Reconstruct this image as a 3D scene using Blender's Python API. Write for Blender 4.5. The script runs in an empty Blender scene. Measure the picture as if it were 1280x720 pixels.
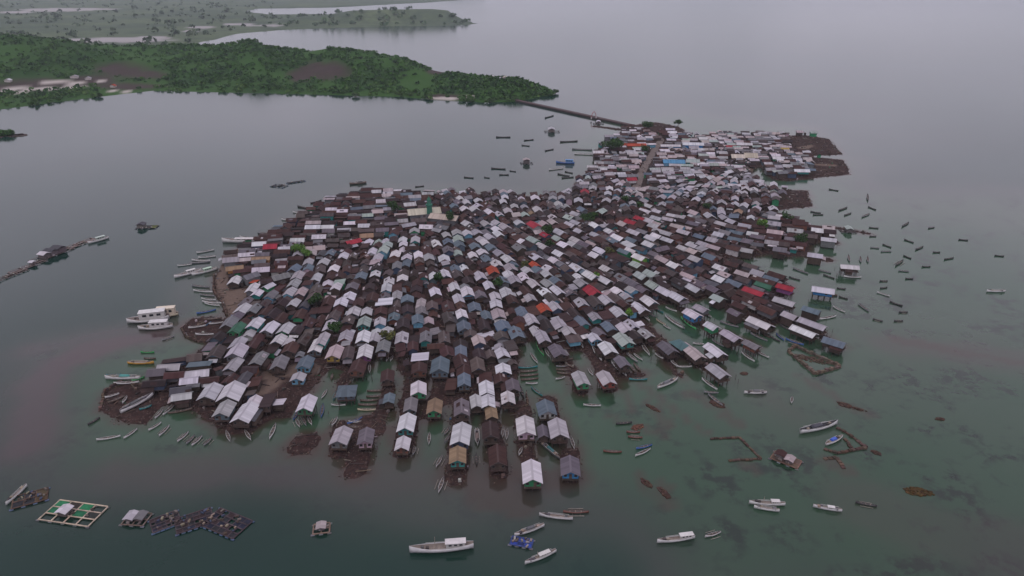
import bpy, math, random
import numpy as np
from mathutils import Vector, Matrix
random.seed(7); RNG = np.random.default_rng(7)
sc = bpy.context.scene
C = sc.collection
R = math.radians
# ------------------------------------------------------------------ camera
CAM_H, PITCH, FPX = 120.0, R(24.3), 865.0
cam = bpy.data.cameras.new('camera'); cam.sensor_width = 36; cam.lens = 36*FPX/1280
cam.clip_start = 1; cam.clip_end = 30000
co = bpy.data.objects.new('camera', cam); C.objects.link(co)
co.location = (0, 0, CAM_H); co.rotation_euler = (R(90)-PITCH, 0, 0); sc.camera = co
# ------------------------------------------------------------------ overcast sky
SUN_EL, SUN_ROT = R(58), R(205)
world = bpy.data.worlds.new('World'); sc.world = world; world.use_nodes = True
nt = world.node_tree; N = nt.nodes; L = nt.links; N.clear()
out = N.new('ShaderNodeOutputWorld'); bg = N.new('ShaderNodeBackground'); bg.inputs['Strength'].default_value = 0.1
sky = N.new('ShaderNodeTexSky'); sky.sky_type = 'NISHITA'; sky.sun_disc = False
sky.sun_elevation = SUN_EL; sky.sun_rotation = SUN_ROT; sky.dust_density = 3
tc = N.new('ShaderNodeTexCoord'); sep = N.new('ShaderNodeSeparateXYZ'); L.new(tc.outputs['Generated'], sep.inputs[0])
# cloud deck: direction projected on a plane overhead, soft noise, brighter towards the zenith (overcast)
zc = N.new('ShaderNodeMath'); zc.operation = 'MAXIMUM'; L.new(sep.outputs['Z'], zc.inputs[0]); zc.inputs[1].default_value = 0.0
za = N.new('ShaderNodeMath'); za.operation = 'ADD'; L.new(zc.outputs[0], za.inputs[0]); za.inputs[1].default_value = 0.12
dv = N.new('ShaderNodeVectorMath'); dv.operation = 'DIVIDE'; L.new(tc.outputs['Generated'], dv.inputs[0]); L.new(za.outputs[0], dv.inputs[1])
no = N.new('ShaderNodeTexNoise'); no.inputs['Scale'].default_value = 0.42; no.inputs['Detail'].default_value = 4; no.inputs['Roughness'].default_value = 0.5
L.new(dv.outputs[0], no.inputs['Vector'])
mr = N.new('ShaderNodeMapRange'); mr.inputs['From Min'].default_value = 0.3; mr.inputs['From Max'].default_value = 0.7
mr.inputs['To Min'].default_value = 0.74; mr.inputs['To Max'].default_value = 1.26; L.new(no.outputs['Fac'], mr.inputs['Value'])
gr = N.new('ShaderNodeMapRange'); gr.inputs['From Min'].default_value = 0; gr.inputs['From Max'].default_value = 1
gr.inputs['To Min'].default_value = 4.0; gr.inputs['To Max'].default_value = 10.2; zs = N.new('ShaderNodeMath'); zs.operation = 'POWER'; zs.inputs[1].default_value = 0.36; L.new(zc.outputs[0], zs.inputs[0]); L.new(zs.outputs[0], gr.inputs['Value'])
ml = N.new('ShaderNodeMath'); ml.operation = 'MULTIPLY'; L.new(mr.outputs[0], ml.inputs[0]); L.new(gr.outputs[0], ml.inputs[1])
cl = N.new('ShaderNodeVectorMath'); cl.operation = 'SCALE'; tn = N.new('ShaderNodeMix'); tn.data_type = 'RGBA'; tn.inputs['A'].default_value = (.965, .98, 1.12, 1); tn.inputs['B'].default_value = (1.08, .945, 1.11, 1); L.new(no.outputs['Fac'], tn.inputs['Factor']); L.new(tn.outputs['Result'], cl.inputs[0]); L.new(ml.outputs[0], cl.inputs['Scale'])
mx = N.new('ShaderNodeMix'); mx.data_type = 'RGBA'; mx.inputs['Factor'].default_value = 0.92
L.new(sky.outputs[0], mx.inputs['A']); L.new(cl.outputs[0], mx.inputs['B'])
L.new(mx.outputs['Result'], bg.inputs['Color']); L.new(bg.outputs[0], out.inputs['Surface'])
sun = bpy.data.lights.new('sun', 'SUN'); sun.energy = 0.55; sun.angle = R(18); sun.color = (1, 0.96, 0.92)
so = bpy.data.objects.new('sun', sun); C.objects.link(so); so.location = (0, 0, 300)
sd = Vector((math.sin(SUN_ROT)*math.cos(SUN_EL), math.cos(SUN_ROT)*math.cos(SUN_EL), math.sin(SUN_EL)))
so.rotation_euler = sd.to_track_quat('Z', 'Y').to_euler()
vs = sc.view_settings; vs.view_transform = 'Standard'; vs.look = 'None'; vs.exposure = 0.0; vs.gamma = 1.0; vs.use_curve_mapping = False
cy = sc.cycles; cy.use_denoising = True; cy.max_bounces = 6; cy.diffuse_bounces = 2; cy.glossy_bounces = 2
cy.transmission_bounces = 2; cy.transparent_max_bounces = 8; cy.volume_bounces = 1; cy.caustics_reflective = False; cy.caustics_refractive = False
# ------------------------------------------------------------------ geometry helpers
SP, CP = math.sin(PITCH), math.cos(PITCH)
def g(x, y, z=0.0):                       # a point on the plane of height z that is seen in this direction
    u, v = (x-640)/FPX, (360-y)/FPX
    dz = v*CP-SP; dy = v*SP+CP
    t = (z-CAM_H)/dz
    return (u*t, dy*t)
def gY(x, y, Y):                          # height of a thing at distance Y seen at this direction
    v = (360-y)/FPX; dz = v*CP-SP; dy = v*SP+CP
    return CAM_H+dz*Y/dy, (x-640)/FPX*Y/dy
def pix(X, Y, Z=0.0):
    d = Y*CP-(Z-CAM_H)*SP; h = Y*SP+(Z-CAM_H)*CP
    return 640+FPX*X/d, 360-FPX*h/d
def mpp(y, z=0): v = (360-y)/FPX; return (CAM_H-z)/(SP-v*CP)/FPX
class MB:
    def __init__(s): s.v = []; s.f = []; s.t = []; s.uv = []; s.m = []; s.M = Matrix.Identity(4)
    def add(s, pts, faces, tint=(1, 1, 1, 1), mat=0, uvs=None):
        b = len(s.v); M = s.M
        s.v.extend([tuple(M @ Vector(p)) for p in pts])
        for i, f in enumerate(faces):
            s.f.append(tuple(b+k for k in f)); s.t.append(tint); s.m.append(mat)
            s.uv.append(uvs[i] if uvs else [(0, 0)]*len(f))
    def box(s, c, d, tint=(1, 1, 1, 1), mat=0, rz=0, top=1.0):
        x, y, z = d[0]/2, d[1]/2, d[2]/2; cs, sn = math.cos(rz), math.sin(rz)
        P = []
        for k, (a, b, e) in enumerate(((-1,-1,-1),(1,-1,-1),(1,1,-1),(-1,1,-1),(-1,-1,1),(1,-1,1),(1,1,1),(-1,1,1))):
            q = top if e > 0 else 1
            px, py = a*x*q, b*y*q
            P.append((c[0]+px*cs-py*sn, c[1]+px*sn+py*cs, c[2]+e*z))
        s.add(P, ((0,3,2,1),(4,5,6,7),(0,1,5,4),(1,2,6,5),(2,3,7,6),(3,0,4,7)), tint, mat)
    def bar(s, a, b, r, tint=(1, 1, 1, 1), mat=0, n=4, r2=None):
        a, b = Vector(a), Vector(b); d = (b-a).normalized(); r2 = r if r2 is None else r2
        u = d.orthogonal().normalized(); w = d.cross(u); P = []
        for q, rr in ((a, r), (b, r2)):
            for k in range(n): an = 2*math.pi*(k+.5)/n; P.append(tuple(q+(u*math.cos(an)+w*math.sin(an))*rr))
        F = [(k, (k+1) % n, n+(k+1) % n, n+k) for k in range(n)]+[tuple(range(n-1, -1, -1)), tuple(range(n, 2*n))]
        s.add(P, F, tint, mat)
    def mesh(s, name, mats, smooth=False):
        me = bpy.data.meshes.new(name); me.from_pydata(s.v, [], s.f)
        for m in mats: me.materials.append(m)
        nl = len(me.loops); lt = np.fromiter((len(f) for f in s.f), int, len(s.f))
        at = me.attributes.new('tint', 'FLOAT_COLOR', 'CORNER')
        at.data.foreach_set('color', np.repeat(np.array([(t+(1,))[:4] if len(t) == 3 else t for t in s.t], dtype=np.float32), lt, axis=0).ravel())
        uvl = me.uv_layers.new(name='UVMap'); uvl.data.foreach_set('uv', np.array([c for u in s.uv for c in u], dtype=np.float32).ravel())
        me.polygons.foreach_set('material_index', np.array(s.m, dtype=np.int32))
        if smooth: me.polygons.foreach_set('use_smooth', np.ones(len(s.f), bool))
        me.update(); return me
    def build(s, name, mats, parent=None, smooth=False):
        if not isinstance(mats, (list, tuple)): mats = [mats]
        return put(name, s.mesh(name, mats, smooth), parent)
def put(name, me, parent=None):
    o = bpy.data.objects.new(name, me); C.objects.link(o)
    if parent is not None: o.parent = parent
    return o
def tag(o, label=None, cat=None, group=None, kind=None):
    for k, v in (('label', label), ('category', cat), ('group', group), ('kind', kind)):
        if v: o[k] = v
    return o
def empty(name, loc, rz=0):
    o = bpy.data.objects.new(name, None); C.objects.link(o); o.location = loc; o.rotation_euler = (0, 0, rz); o.empty_display_size = .5
    return o
def copy_tree(o, parent=None):
    c = o.copy(); C.objects.link(c)
    if parent is not None: c.parent = parent
    for ch in list(o.children): copy_tree(ch, c)
    return c
# ------------------------------------------------------------------ materials
def newmat(name, rough=0.7, spec=0.3):
    m = bpy.data.materials.new(name); m.use_nodes = True; n = m.node_tree.nodes; p = n['Principled BSDF']
    p.inputs['Roughness'].default_value = rough; p.inputs['Specular IOR Level'].default_value = spec
    return m, n, m.node_tree.links, p
def node(n, t, **kw):
    x = n.new(t)
    for k, v in kw.items():
        if k in x.inputs.keys(): x.inputs[k].default_value = v
        else: setattr(x, k, v)
    return x
def mathn(n, l, op, a, b=None, clamp=False):
    x = n.new('ShaderNodeMath'); x.operation = op; x.use_clamp = clamp
    for i, q in enumerate((a, b)):
        if q is None: continue
        if isinstance(q, (int, float)): x.inputs[i].default_value = q
        else: l.new(q, x.inputs[i])
    return x.outputs[0]
def mixc(n, l, fac, a, b, blend='MIX'):
    x = n.new('ShaderNodeMix'); x.data_type = 'RGBA'; x.blend_type = blend
    for nm, q in (('Factor', fac), ('A', a), ('B', b)):
        s = [i for i in x.inputs if i.name == nm and (i.type == ('VALUE' if nm == 'Factor' else 'RGBA'))][0]
        if isinstance(q, (int, float)): s.default_value = q
        elif isinstance(q, tuple): s.default_value = (q+(1,))[:4]
        else: l.new(q, s)
    return [o for o in x.outputs if o.type == 'RGBA'][0]
def maprange(n, l, v, a, b, c=0., d=1.):
    x = n.new('ShaderNodeMapRange'); l.new(v, x.inputs['Value'])
    for k, q in (('From Min', a), ('From Max', b), ('To Min', c), ('To Max', d)): x.inputs[k].default_value = q
    return x.outputs[0]
def noise(n, l, vec, scale, detail=3, rough=.55):
    x = node(n, 'ShaderNodeTexNoise', Scale=scale, Detail=detail, Roughness=rough)
    if vec is not None: l.new(vec, x.inputs['Vector'])
    return x.outputs['Fac']
def geo_pos(n): return n.new('ShaderNodeNewGeometry').outputs['Position']
def tinted(name, rough=.7, spec=.25, var=.35, nscale=1.5):
    m, n, l, p = newmat(name, rough, spec); a = node(n, 'ShaderNodeAttribute', attribute_name='tint')
    f = noise(n, l, geo_pos(n), nscale, 4, .6)
    k = maprange(n, l, f, .25, .75, 1-var, 1+var)
    v = n.new('ShaderNodeVectorMath'); v.operation = 'SCALE'; l.new(a.outputs['Color'], v.inputs[0]); l.new(k, v.inputs['Scale'])
    l.new(v.outputs[0], p.inputs['Base Color']); return m
M_WALL = tinted('painted_boards', .75, .25, .3, 1.2)
M_WOOD = tinted('weathered_wood', .85, .15, .45, 1.0)
M_HULL = tinted('boat_paint', .5, .4, .18, .8)
M_STONE = tinted('coral_rubble', .95, .1, .5, 1.3)
M_LEAF = tinted('leaves', .75, .15, .4, .35)
# corrugated tin: one sheet differs from the next, rust runs down the slope (tint alpha is how rusty)
M_ROOF, n, l, p = newmat('corrugated_tin', .7, .08)
a = node(n, 'ShaderNodeAttribute', attribute_name='tint'); uv = n.new('ShaderNodeUVMap'); uv.uv_map = 'UVMap'
s3 = n.new('ShaderNodeSeparateXYZ'); l.new(uv.outputs[0], s3.inputs[0])
fu = mathn(n, l, 'FLOOR', mathn(n, l, 'DIVIDE', s3.outputs[0], .85)); fv = mathn(n, l, 'FLOOR', mathn(n, l, 'DIVIDE', s3.outputs[1], 2.0))
cb = n.new('ShaderNodeCombineXYZ'); l.new(fu, cb.inputs[0])
wn = node(n, 'ShaderNodeTexWhiteNoise', noise_dimensions='2D'); l.new(cb.outputs[0], wn.inputs['Vector'])
sheet = maprange(n, l, wn.outputs['Value'], 0, 1, .82, 1.1)
sv = n.new('ShaderNodeVectorMath'); sv.operation = 'SCALE'; l.new(a.outputs['Color'], sv.inputs[0]); l.new(sheet, sv.inputs['Scale'])
mp = n.new('ShaderNodeMapping'); mp.inputs['Scale'].default_value = (1.6, .28, 1); l.new(uv.outputs[0], mp.inputs['Vector'])
nz = noise(n, l, mp.outputs[0], 1.0, 5, .65)
nz2 = noise(n, l, uv.outputs[0], .35, 2, .5)
rs = mathn(n, l, 'ADD', mathn(n, l, 'MULTIPLY', nz, .6), mathn(n, l, 'MULTIPLY', nz2, .4))
thr = mathn(n, l, 'SUBTRACT', .74, mathn(n, l, 'MULTIPLY', a.outputs['Alpha'], .34))
rf = mathn(n, l, 'MULTIPLY', mathn(n, l, 'SUBTRACT', rs, thr), 7.0, True)
seam = mathn(n, l, 'FRACT', mathn(n, l, 'DIVIDE', s3.outputs[0], .85))
sm = maprange(n, l, seam, 0., .09, .25, 0.)
col = mixc(n, l, mathn(n, l, 'MULTIPLY', rf, .8), sv.outputs[0], (.06, .033, .028))
col = mixc(n, l, sm, col, (.03, .025, .025)); l.new(col, p.inputs['Base Color'])
wv = mathn(n, l, 'SINE', mathn(n, l, 'MULTIPLY', s3.outputs[0], 2*math.pi/.21))
bp = node(n, 'ShaderNodeBump', Strength=.25, Distance=.04); l.new(wv, bp.inputs['Height']); l.new(bp.outputs[0], p.inputs['Normal'])
def tint(c, j=.08, a=0.):
    k = 1+random.uniform(-j, j); return tuple(max(.003, q*k*(1+random.uniform(-j, j)*.3)) for q in c)+(a,)
# ------------------------------------------------------------------ polygons and distance fields
def pxpoly(P, z=0.0): return np.array([g(x, y, z) for x, y in P])
def sdf_poly(P, pts):                     # negative inside
    P = np.asarray(P, float); Q = np.roll(P, -1, 0); d2 = np.full(len(pts), 1e18); ins = np.zeros(len(pts), bool)
    for a_, b_ in zip(P, Q):
        e = b_-a_; w = pts-a_; t = np.clip((w@e)/max(e@e, 1e-9), 0, 1); r = w-t[:, None]*e; d2 = np.minimum(d2, (r*r).sum(1))
        c = ((a_[1] <= pts[:, 1]) & (b_[1] > pts[:, 1])) | ((b_[1] <= pts[:, 1]) & (a_[1] > pts[:, 1]))
        with np.errstate(divide='ignore', invalid='ignore'):
            xi = a_[0]+(pts[:, 1]-a_[1])*(b_[0]-a_[0])/(b_[1]-a_[1] if b_[1] != a_[1] else 1e-9)
        ins ^= c & (pts[:, 0] < xi)
    d = np.sqrt(d2); return np.where(ins, -d, d)
def sdf_line(P, r, pts):
    d2 = np.full(len(pts), 1e18); P = np.asarray(P, float)
    for a_, b_ in zip(P[:-1], P[1:]):
        e = b_-a_; w = pts-a_; t = np.clip((w@e)/max(e@e, 1e-9), 0, 1); q = w-t[:, None]*e; d2 = np.minimum(d2, (q*q).sum(1))
    return np.sqrt(d2)-r
def vnoise(pts, s, seed=0):               # smooth value noise, -1..1
    r = np.random.default_rng(seed+11); T = r.random((64, 64))*2-1; q = np.asarray(pts)/s+100; i = np.floor(q).astype(int); f = q-i; f = f*f*(3-2*f)
    x0, y0 = i[:, 0] % 64, i[:, 1] % 64; x1, y1 = (x0+1) % 64, (y0+1) % 64
    return (T[x0, y0]*(1-f[:, 0])+T[x1, y0]*f[:, 0])*(1-f[:, 1])+(T[x0, y1]*(1-f[:, 0])+T[x1, y1]*f[:, 0])*f[:, 1]
MAIN = [(340,290),(365,277),(385,262),(405,254),(430,246),(452,240),(500,244),(560,242),(640,245),(690,246),(715,240),(722,228),(735,215),(745,203),(742,193),(755,181),(770,172),(775,165),(788,157),(820,153),(846,158),(856,163),(850,170),(880,173),(896,169),
 (1010,169.5),(1036,174),(1053,193),(1003,195.5),(1054,200),(1063,218),(985,226),(966,224),(956,214),(950,208),(942,212),(938,220),(948,228),(960,233),(968,237),(1009,238.5),(1015,258),(966,263),(964,268),(985,273),(1010,285),(1038,287),(1042,300),(1012,306),(1010,318),
 (985,322),(960,317),(935,322),(908,324),(925,335),(950,345),(975,350),(990,357),(985,368),(970,380),(985,390),(985,400),(962,408),(930,398),(905,385),(885,370),(850,380),(815,380),(795,392),(815,425),(800,440),(770,445),(745,440),(720,438),(700,440),(690,430),(668,425),
 (648,432),(650,460),(638,492),(628,512),(600,512),(570,500),(548,495),(538,470),(531,440),(520,470),(500,470),(495,450),(470,440),(462,460),(440,468),(415,458),(402,472),(388,492),(362,522),(340,522),(312,542),(290,543),(270,533),(245,516),(225,507),(200,507),(188,492),(195,462),
 (215,452),(240,447),(262,427),(275,412),(285,397),(280,382),(268,364),(267,345),(279,330),(295,312),(310,303),(330,298)]
EXTRA = [[(358,562),(371,544),(400,541),(398,556),(386,569),(362,570)], [(131,490),(165,478),(192,490),(200,510),(182,530),(150,528),(126,514)], [(226,410),(240,398),(265,396),(285,402),(285,428),(240,427)]]
STRIPS = [([(517,465),(513,500),(503,566)],4.2),([(548,490),(541,520)],4),([(576,495),(571,598)],4.2),([(612,505),(623,592)],4),([(652,505),(657,550),(666,600)],3.6),([(684,500),(702,545)],3.6),([(713,565),(713,597)],3.6),
 ([(427,532),(424,566)],4),([(460,527),(452,560),(444,588)],5),([(488,483),(470,540)],3.2),([(432,470),(428,490)],3),([(690,425),(712,460),(728,488)],3.6),([(735,430),(762,485)],3.8),([(790,390),(835,437),(870,450),(898,468)],3.4),
 ([(850,385),(890,412),(945,434)],2.6),([(945,395),(960,412)],2.5),([(980,392),(1020,415),(1045,432)],2.6),([(1000,290),(1040,284),(1085,292)],2.6),([(1005,300),(1045,304)],3),([(1000,318),(1035,325)],3.5),([(740,440),(775,470),(800,468)],2.5),([(812,425),(850,470)],2.0),
 ([(745,158),(775,162)],5)]
def isl(pts):
    d = sdf_poly(pxpoly(MAIN), pts)
    for P in EXTRA: d = np.minimum(d, sdf_poly(pxpoly(P), pts))
    for P, r in STRIPS: d = np.minimum(d, sdf_line(pxpoly(P), r*.66, pts))
    return d
def isl1(x, y): return float(isl(np.array([[x, y]]))[0])
# ================================================================== SETTING
def axis(lo, hi, step, far_lo, far_hi, grow=1.22):
    a_ = list(np.arange(lo, hi+step, step)); s = step
    while a_[-1] < far_hi: s *= grow; a_.append(min(a_[-1]+s, far_hi))
    s = step; b_ = []; x = lo
    while x > far_lo: s *= grow; x = max(x-s, far_lo); b_.append(x)
    return np.array(b_[::-1]+a_)
def grid_mesh(name, X, Y, Z, mats, attrs=None, keep=None):
    nx, ny = X.shape; V = np.stack([X.ravel(), Y.ravel(), Z.ravel()], 1)
    i, j = np.meshgrid(np.arange(nx-1), np.arange(ny-1), indexing='ij'); k = (i*ny+j).ravel()
    F = np.stack([k, k+ny, k+ny+1, k+1], 1)
    if keep is not None: F = F[keep.ravel()[F].any(1)]
    me = bpy.data.meshes.new(name); me.from_pydata(V.tolist(), [], F.tolist())
    for m in mats: me.materials.append(m)
    for nm, A in (attrs or {}).items():
        at = me.attributes.new(nm, 'FLOAT', 'POINT'); at.data.foreach_set('value', A.ravel().astype(np.float32))
    me.polygons.foreach_set('use_smooth', np.ones(len(me.polygons), bool)); me.update()
    return put(name, me)
# ---- water
REEF = [(240,395),(130,430),(60,440),(35,500),(25,560),(60,585),(200,600),(350,598),(480,612),(600,628),(700,630),(780,650),(830,690),(850,740),(1000,800),(2200,800),(2200,340),(1500,260),(1250,240),(1100,235),(1000,160),(860,140),(740,150),(700,200),(690,240),(560,236),(430,240),(380,252),(330,285),(290,300),(255,345),(250,380)]
BANKSPOT = [([(805,500),(835,530)],1.2),([(800,595),(812,615)],1.6),([(826,605),(834,628)],1.8),([(790,512),(775,480)],.8),([(790,470),(880,540)],.9),([(862,490),(905,512)],2.0),([(1000,470),(1050,500)],1.0),([(1050,502),(1085,518)],1.4),([(760,520),(830,545)],.8),([(1120,425),(1200,440)],2.5),([(1200,440),(1280,455)],1.6),
 ([(905,520),(925,530)],1.5),([(1030,575),(1055,588)],2.2),([(930,575),(945,590)],1.5),([(570,590),(640,620)],4.5),([(600,625),(660,635)],3),([(640,600),(700,600)],3)]
xs = axis(-320, 420, 2.6, -9500, 9500); ys = axis(92, 690, 2.6, -600, 9400)
WX, WY = np.meshgrid(xs, ys, indexing='ij'); wp = np.stack([WX.ravel(), WY.ravel()], 1)
core = (wp[:, 0] > -900) & (wp[:, 0] < 1200) & (wp[:, 1] > -100) & (wp[:, 1] < 1300)
reef = np.zeros(len(wp)); bank = np.zeros(len(wp)); cp = wp[core]
dr = sdf_poly(pxpoly(REEF), cp)+vnoise(cp, 22, 1)*9+vnoise(cp, 60, 2)*12
reef[core] = 1/(1+np.exp(np.clip(dr/9, -30, 30)))
di = isl(cp); bk = np.exp(-np.clip(di+vnoise(cp, 5, 3)*1.2, 0, 200)/2.6)
for P, r in BANKSPOT: bk = np.maximum(bk, .6*np.exp(-np.clip(sdf_line(pxpoly(P), r, cp)+vnoise(cp, 3, 4)*1.2, 0, 100)/1.1))
bk = np.maximum(bk, np.clip(-sdf_poly(pxpoly([(358,560),(372,543),(400,541),(397,568),(362,570)]), cp)/1.0+.7, 0, 1))
bank[core] = bk; shoal = np.zeros(len(wp)); nearw = np.zeros(len(wp)); sh = np.zeros(len(cp))
for P, r, k in (([(30,560),(42,500),(70,455),(120,435),(190,418)],3.5,1.),([(40,440),(140,418),(215,408)],2.5,.6),([(150,590),(330,588),(520,600),(690,606)],3.0,.55),([(300,560),(420,580)],3,.4),([(880,450),(1000,520)],2,.3),([(1110,430),(1290,450)],5,.5),([(1100,640),(1290,700)],9,.35)):
    sh = np.maximum(sh, k*np.exp(-np.clip(sdf_line(pxpoly(P), r, cp)+vnoise(cp, 9, 51)*3, 0, 200)/5.0))
shoal[core] = sh; nearw[core] = np.exp(-np.clip(di+vnoise(cp, 12, 52)*3, 0, 300)/11)
M_WATER, n, l, p = newmat('sea_water', .09, .5); p.inputs['IOR'].default_value = 1.333
pos = geo_pos(n); ar = node(n, 'ShaderNodeAttribute', attribute_name='reef').outputs['Fac']; ab = node(n, 'ShaderNodeAttribute', attribute_name='bank').outputs['Fac']
big = noise(n, l, pos, .012, 3, .5); mid = noise(n, l, pos, .05, 4, .6); fine = noise(n, l, pos, .22, 4, .65)
shal = mixc(n, l, maprange(n, l, big, .35, .65), (.019, .053, .028), (.036, .060, .039))
spots = mathn(n, l, 'MULTIPLY', maprange(n, l, mid, .49, .6), maprange(n, l, fine, .46, .56))
shal = mixc(n, l, mathn(n, l, 'MULTIPLY', spots, .8), shal, (.008, .013, .011))
shal = mixc(n, l, maprange(n, l, mid, .3, .1, 0, .35), shal, (.07, .078, .05))
deep = mixc(n, l, maprange(n, l, big, .35, .65), (.001, .019, .013), (.003, .025, .018))
edge = mathn(n, l, 'MULTIPLY', maprange(n, l, ar, .05, .4), maprange(n, l, ar, .95, .5))
ash = node(n, 'ShaderNodeAttribute', attribute_name='shoal').outputs['Fac']; anr = node(n, 'ShaderNodeAttribute', attribute_name='nearshore').outputs['Fac']
shal = mixc(n, l, mathn(n, l, 'MULTIPLY', anr, .75), shal, (.034, .075, .042))
body = mixc(n, l, ar, deep, shal); body = mixc(n, l, mathn(n, l, 'MULTIPLY', ash, .8), body, (.066, .036, .041)); body = mixc(n, l, mathn(n, l, 'MULTIPLY', edge, .45), body, (.044, .04, .04))
body = mixc(n, l, mathn(n, l, 'MULTIPLY', maprange(n, l, ab, .15, .95), .9), body, (.045, .026, .02)); l.new(body, p.inputs['Base Color'])
rip = noise(n, l, pos, .55, 3, .6); rip2 = noise(n, l, pos, .09, 2, .5)
bp = node(n, 'ShaderNodeBump', Strength=.035, Distance=.2); l.new(rip, bp.inputs['Height']); l.new(bp.outputs[0], p.inputs['Normal'])
p.inputs['Roughness'].default_value = .12
wo = grid_mesh('water', WX, WY, np.zeros_like(WX), [M_WATER], {'shoal': shoal.reshape(WX.shape), 'nearshore': nearw.reshape(WX.shape), 'reef': reef.reshape(WX.shape), 'bank': bank.reshape(WX.shape)}); tag(wo, kind='structure')
# ---- island ground: a bank of coral rubble
corner = [g(*q) for q in ((120,430),(1075,190),(780,150),(560,610),(1060,430),(1090,295))]
gx = np.arange(min(c[0] for c in corner)-15, max(c[0] for c in corner)+20, 1.7); gy = np.arange(118, 650, 1.7)
GX, GY = np.meshgrid(gx, gy, indexing='ij'); gp = np.stack([GX.ravel(), GY.ravel()], 1)
gd = isl(gp)+vnoise(gp, 4, 5)*.7+vnoise(gp, 1.8, 6)*.35
SAND = [([(305,310),(282,335),(276,352),(288,378),(296,392)],3.2),([(296,368),(312,374)],4),([(296,330),(300,350)],2),([(822,172),(826,176),(820,187),(808,206),(798,226),(790,242)],1.6),([(1000,206),(1040,208)],3),([(985,206),(960,205)],3),([(1002,186),(1012,184)],3.5),([(948,190),(955,208)],2.5),([(962,266),(985,266)],4),([(935,208),(950,216)],4),([(340,470),(385,462)],4),([(330,490),(345,480)],3)]
sand = np.zeros(len(gp))
for P, r in SAND: sand = np.maximum(sand, np.clip(-sdf_line(pxpoly(P), r, gp)+.6+vnoise(gp, 5, 8), 0, 1))
gz = np.where(gd < 0, .75*(1-np.exp(gd/2.2))+.05, -gd*.45)+np.where(gd < 1, vnoise(gp, 2.6, 7)*.12+vnoise(gp, 1.1, 17)*.09, 0)
gz = np.maximum(gz, -1.2)
M_GROUND, n, l, p = newmat('coral_ground', .95, .04); pos = geo_pos(n)
n1 = noise(n, l, pos, .08, 4, .6); n2 = noise(n, l, pos, .7, 4, .7); asd = node(n, 'ShaderNodeAttribute', attribute_name='sand').outputs['Fac']
col = mixc(n, l, maprange(n, l, n1, .35, .65), (.046, .024, .022), (.072, .044, .038)); col = mixc(n, l, maprange(n, l, n2, .35, .6, 0, .85), col, (.022, .015, .014))
vo = node(n, 'ShaderNodeTexVoronoi', Scale=1.1); l.new(pos, vo.inputs['Vector']); col = mixc(n, l, maprange(n, l, vo.outputs['Distance'], .0, .3, .7, 0), col, (.15, .115, .1))
col = mixc(n, l, mathn(n, l, 'MULTIPLY', asd, .85), col, mixc(n, l, n2, (.17, .125, .1), (.12, .085, .07))); l.new(col, p.inputs['Base Color'])
bp = node(n, 'ShaderNodeBump', Strength=.8, Distance=.3); l.new(n2, bp.inputs['Height']); l.new(bp.outputs[0], p.inputs['Normal'])
keep = gd < 2.6
io = grid_mesh('island_ground', GX, GY, gz.reshape(GX.shape), [M_GROUND], {'sand': sand.reshape(GX.shape)}, keep=keep); tag(io, kind='structure')
GZ = gz.reshape(GX.shape); D_ISL = isl(gp).reshape(GX.shape); D_MAIN = sdf_poly(pxpoly(MAIN), gp).reshape(GX.shape)
def look(A, x, y, out_=99.):
    i = int((x-gx[0])/1.7+.5); j = int((y-gy[0])/1.7+.5)
    return float(A[i, j]) if 0 <= i < A.shape[0] and 0 <= j < A.shape[1] else out_
def ground_z(x, y):
    i = int((x-gx[0])/1.7+.5); j = int((y-gy[0])/1.7+.5)
    if 0 <= i < GZ.shape[0] and 0 <= j < GZ.shape[1]: return float(GZ[i, j])
    return -1.2
# ---- near peninsula
COAST = [(-400,150),(-150,146),(0,137),(60,129),(125,121),(190,113.5),(300,116),(420,119),(500,121),(545,125),(600,128),(650,127),(676,121),(694,119)]
SKYL = [(-400,42),(-150,40),(0,44),(50,46),(100,55),(150,61),(200,62),(280,56),(325,50),(345,59),(390,65),(420,60),(450,60),(490,71),(520,79),(550,93),(600,97),(640,98),(662,103),(682,111),(694,117.5)]
cxs = np.arange(-400, 695, 4.0); NT = 46
coast = np.interp(cxs, *zip(*COAST)); skyl = np.interp(cxs, *zip(*SKYL))
HX = np.zeros((len(cxs), NT)); HY = HX.copy(); HZ = HX.copy()
for i, (x, yc, ys_) in enumerate(zip(cxs, coast, skyl)):
    X0, Y0 = g(x, yc); w = np.interp(x, [-400,0,200,450,600,660,694], [330,300,250,200,110,60,12])
    zr, _ = gY(x, ys_+2, Y0+w)
    flat = np.interp(x, [-400, 0, 150, 200, 300, 694], [.38, .36, .3, .12, .1, .08])
    for j in range(NT):
        t = -.06+j/(NT-1)*2.1; Yj = Y0+w*t
        if t < flat: z = max(-1.5, 1.4*min(1, t/.04)) if t < .06 else 1.4+t*2
        elif t <= 1: s = (t-flat)/(1-flat); s2 = s*s*(3-2*s); z = 1.4+flat*2+(zr-1.4)*(.45*s+.55*s2)
        else: s = min(1, (t-1)/.95); z = zr*(1-s*s*(3-2*s))-1.5*s
        HX[i, j] = (x-640)/FPX*(Yj/(((360-yc)/FPX)*SP+CP)); HY[i, j] = Yj; HZ[i, j] = z
hp = np.stack([HX.ravel(), HY.ravel()], 1)
HZ = HZ+np.where(HZ > 4, (vnoise(hp, 70, 20)*4.5+vnoise(hp, 38, 21)*4.2+vnoise(hp, 16, 22)*1.4).reshape(HZ.shape)*np.clip((HZ-4)/12, 0, 1), 0)
PXH = [[pix(HX[i, j], HY[i, j], HZ[i, j]) for j in range(NT)] for i in range(len(cxs))]; PXH = np.array(PXH).reshape(-1, 2)
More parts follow.
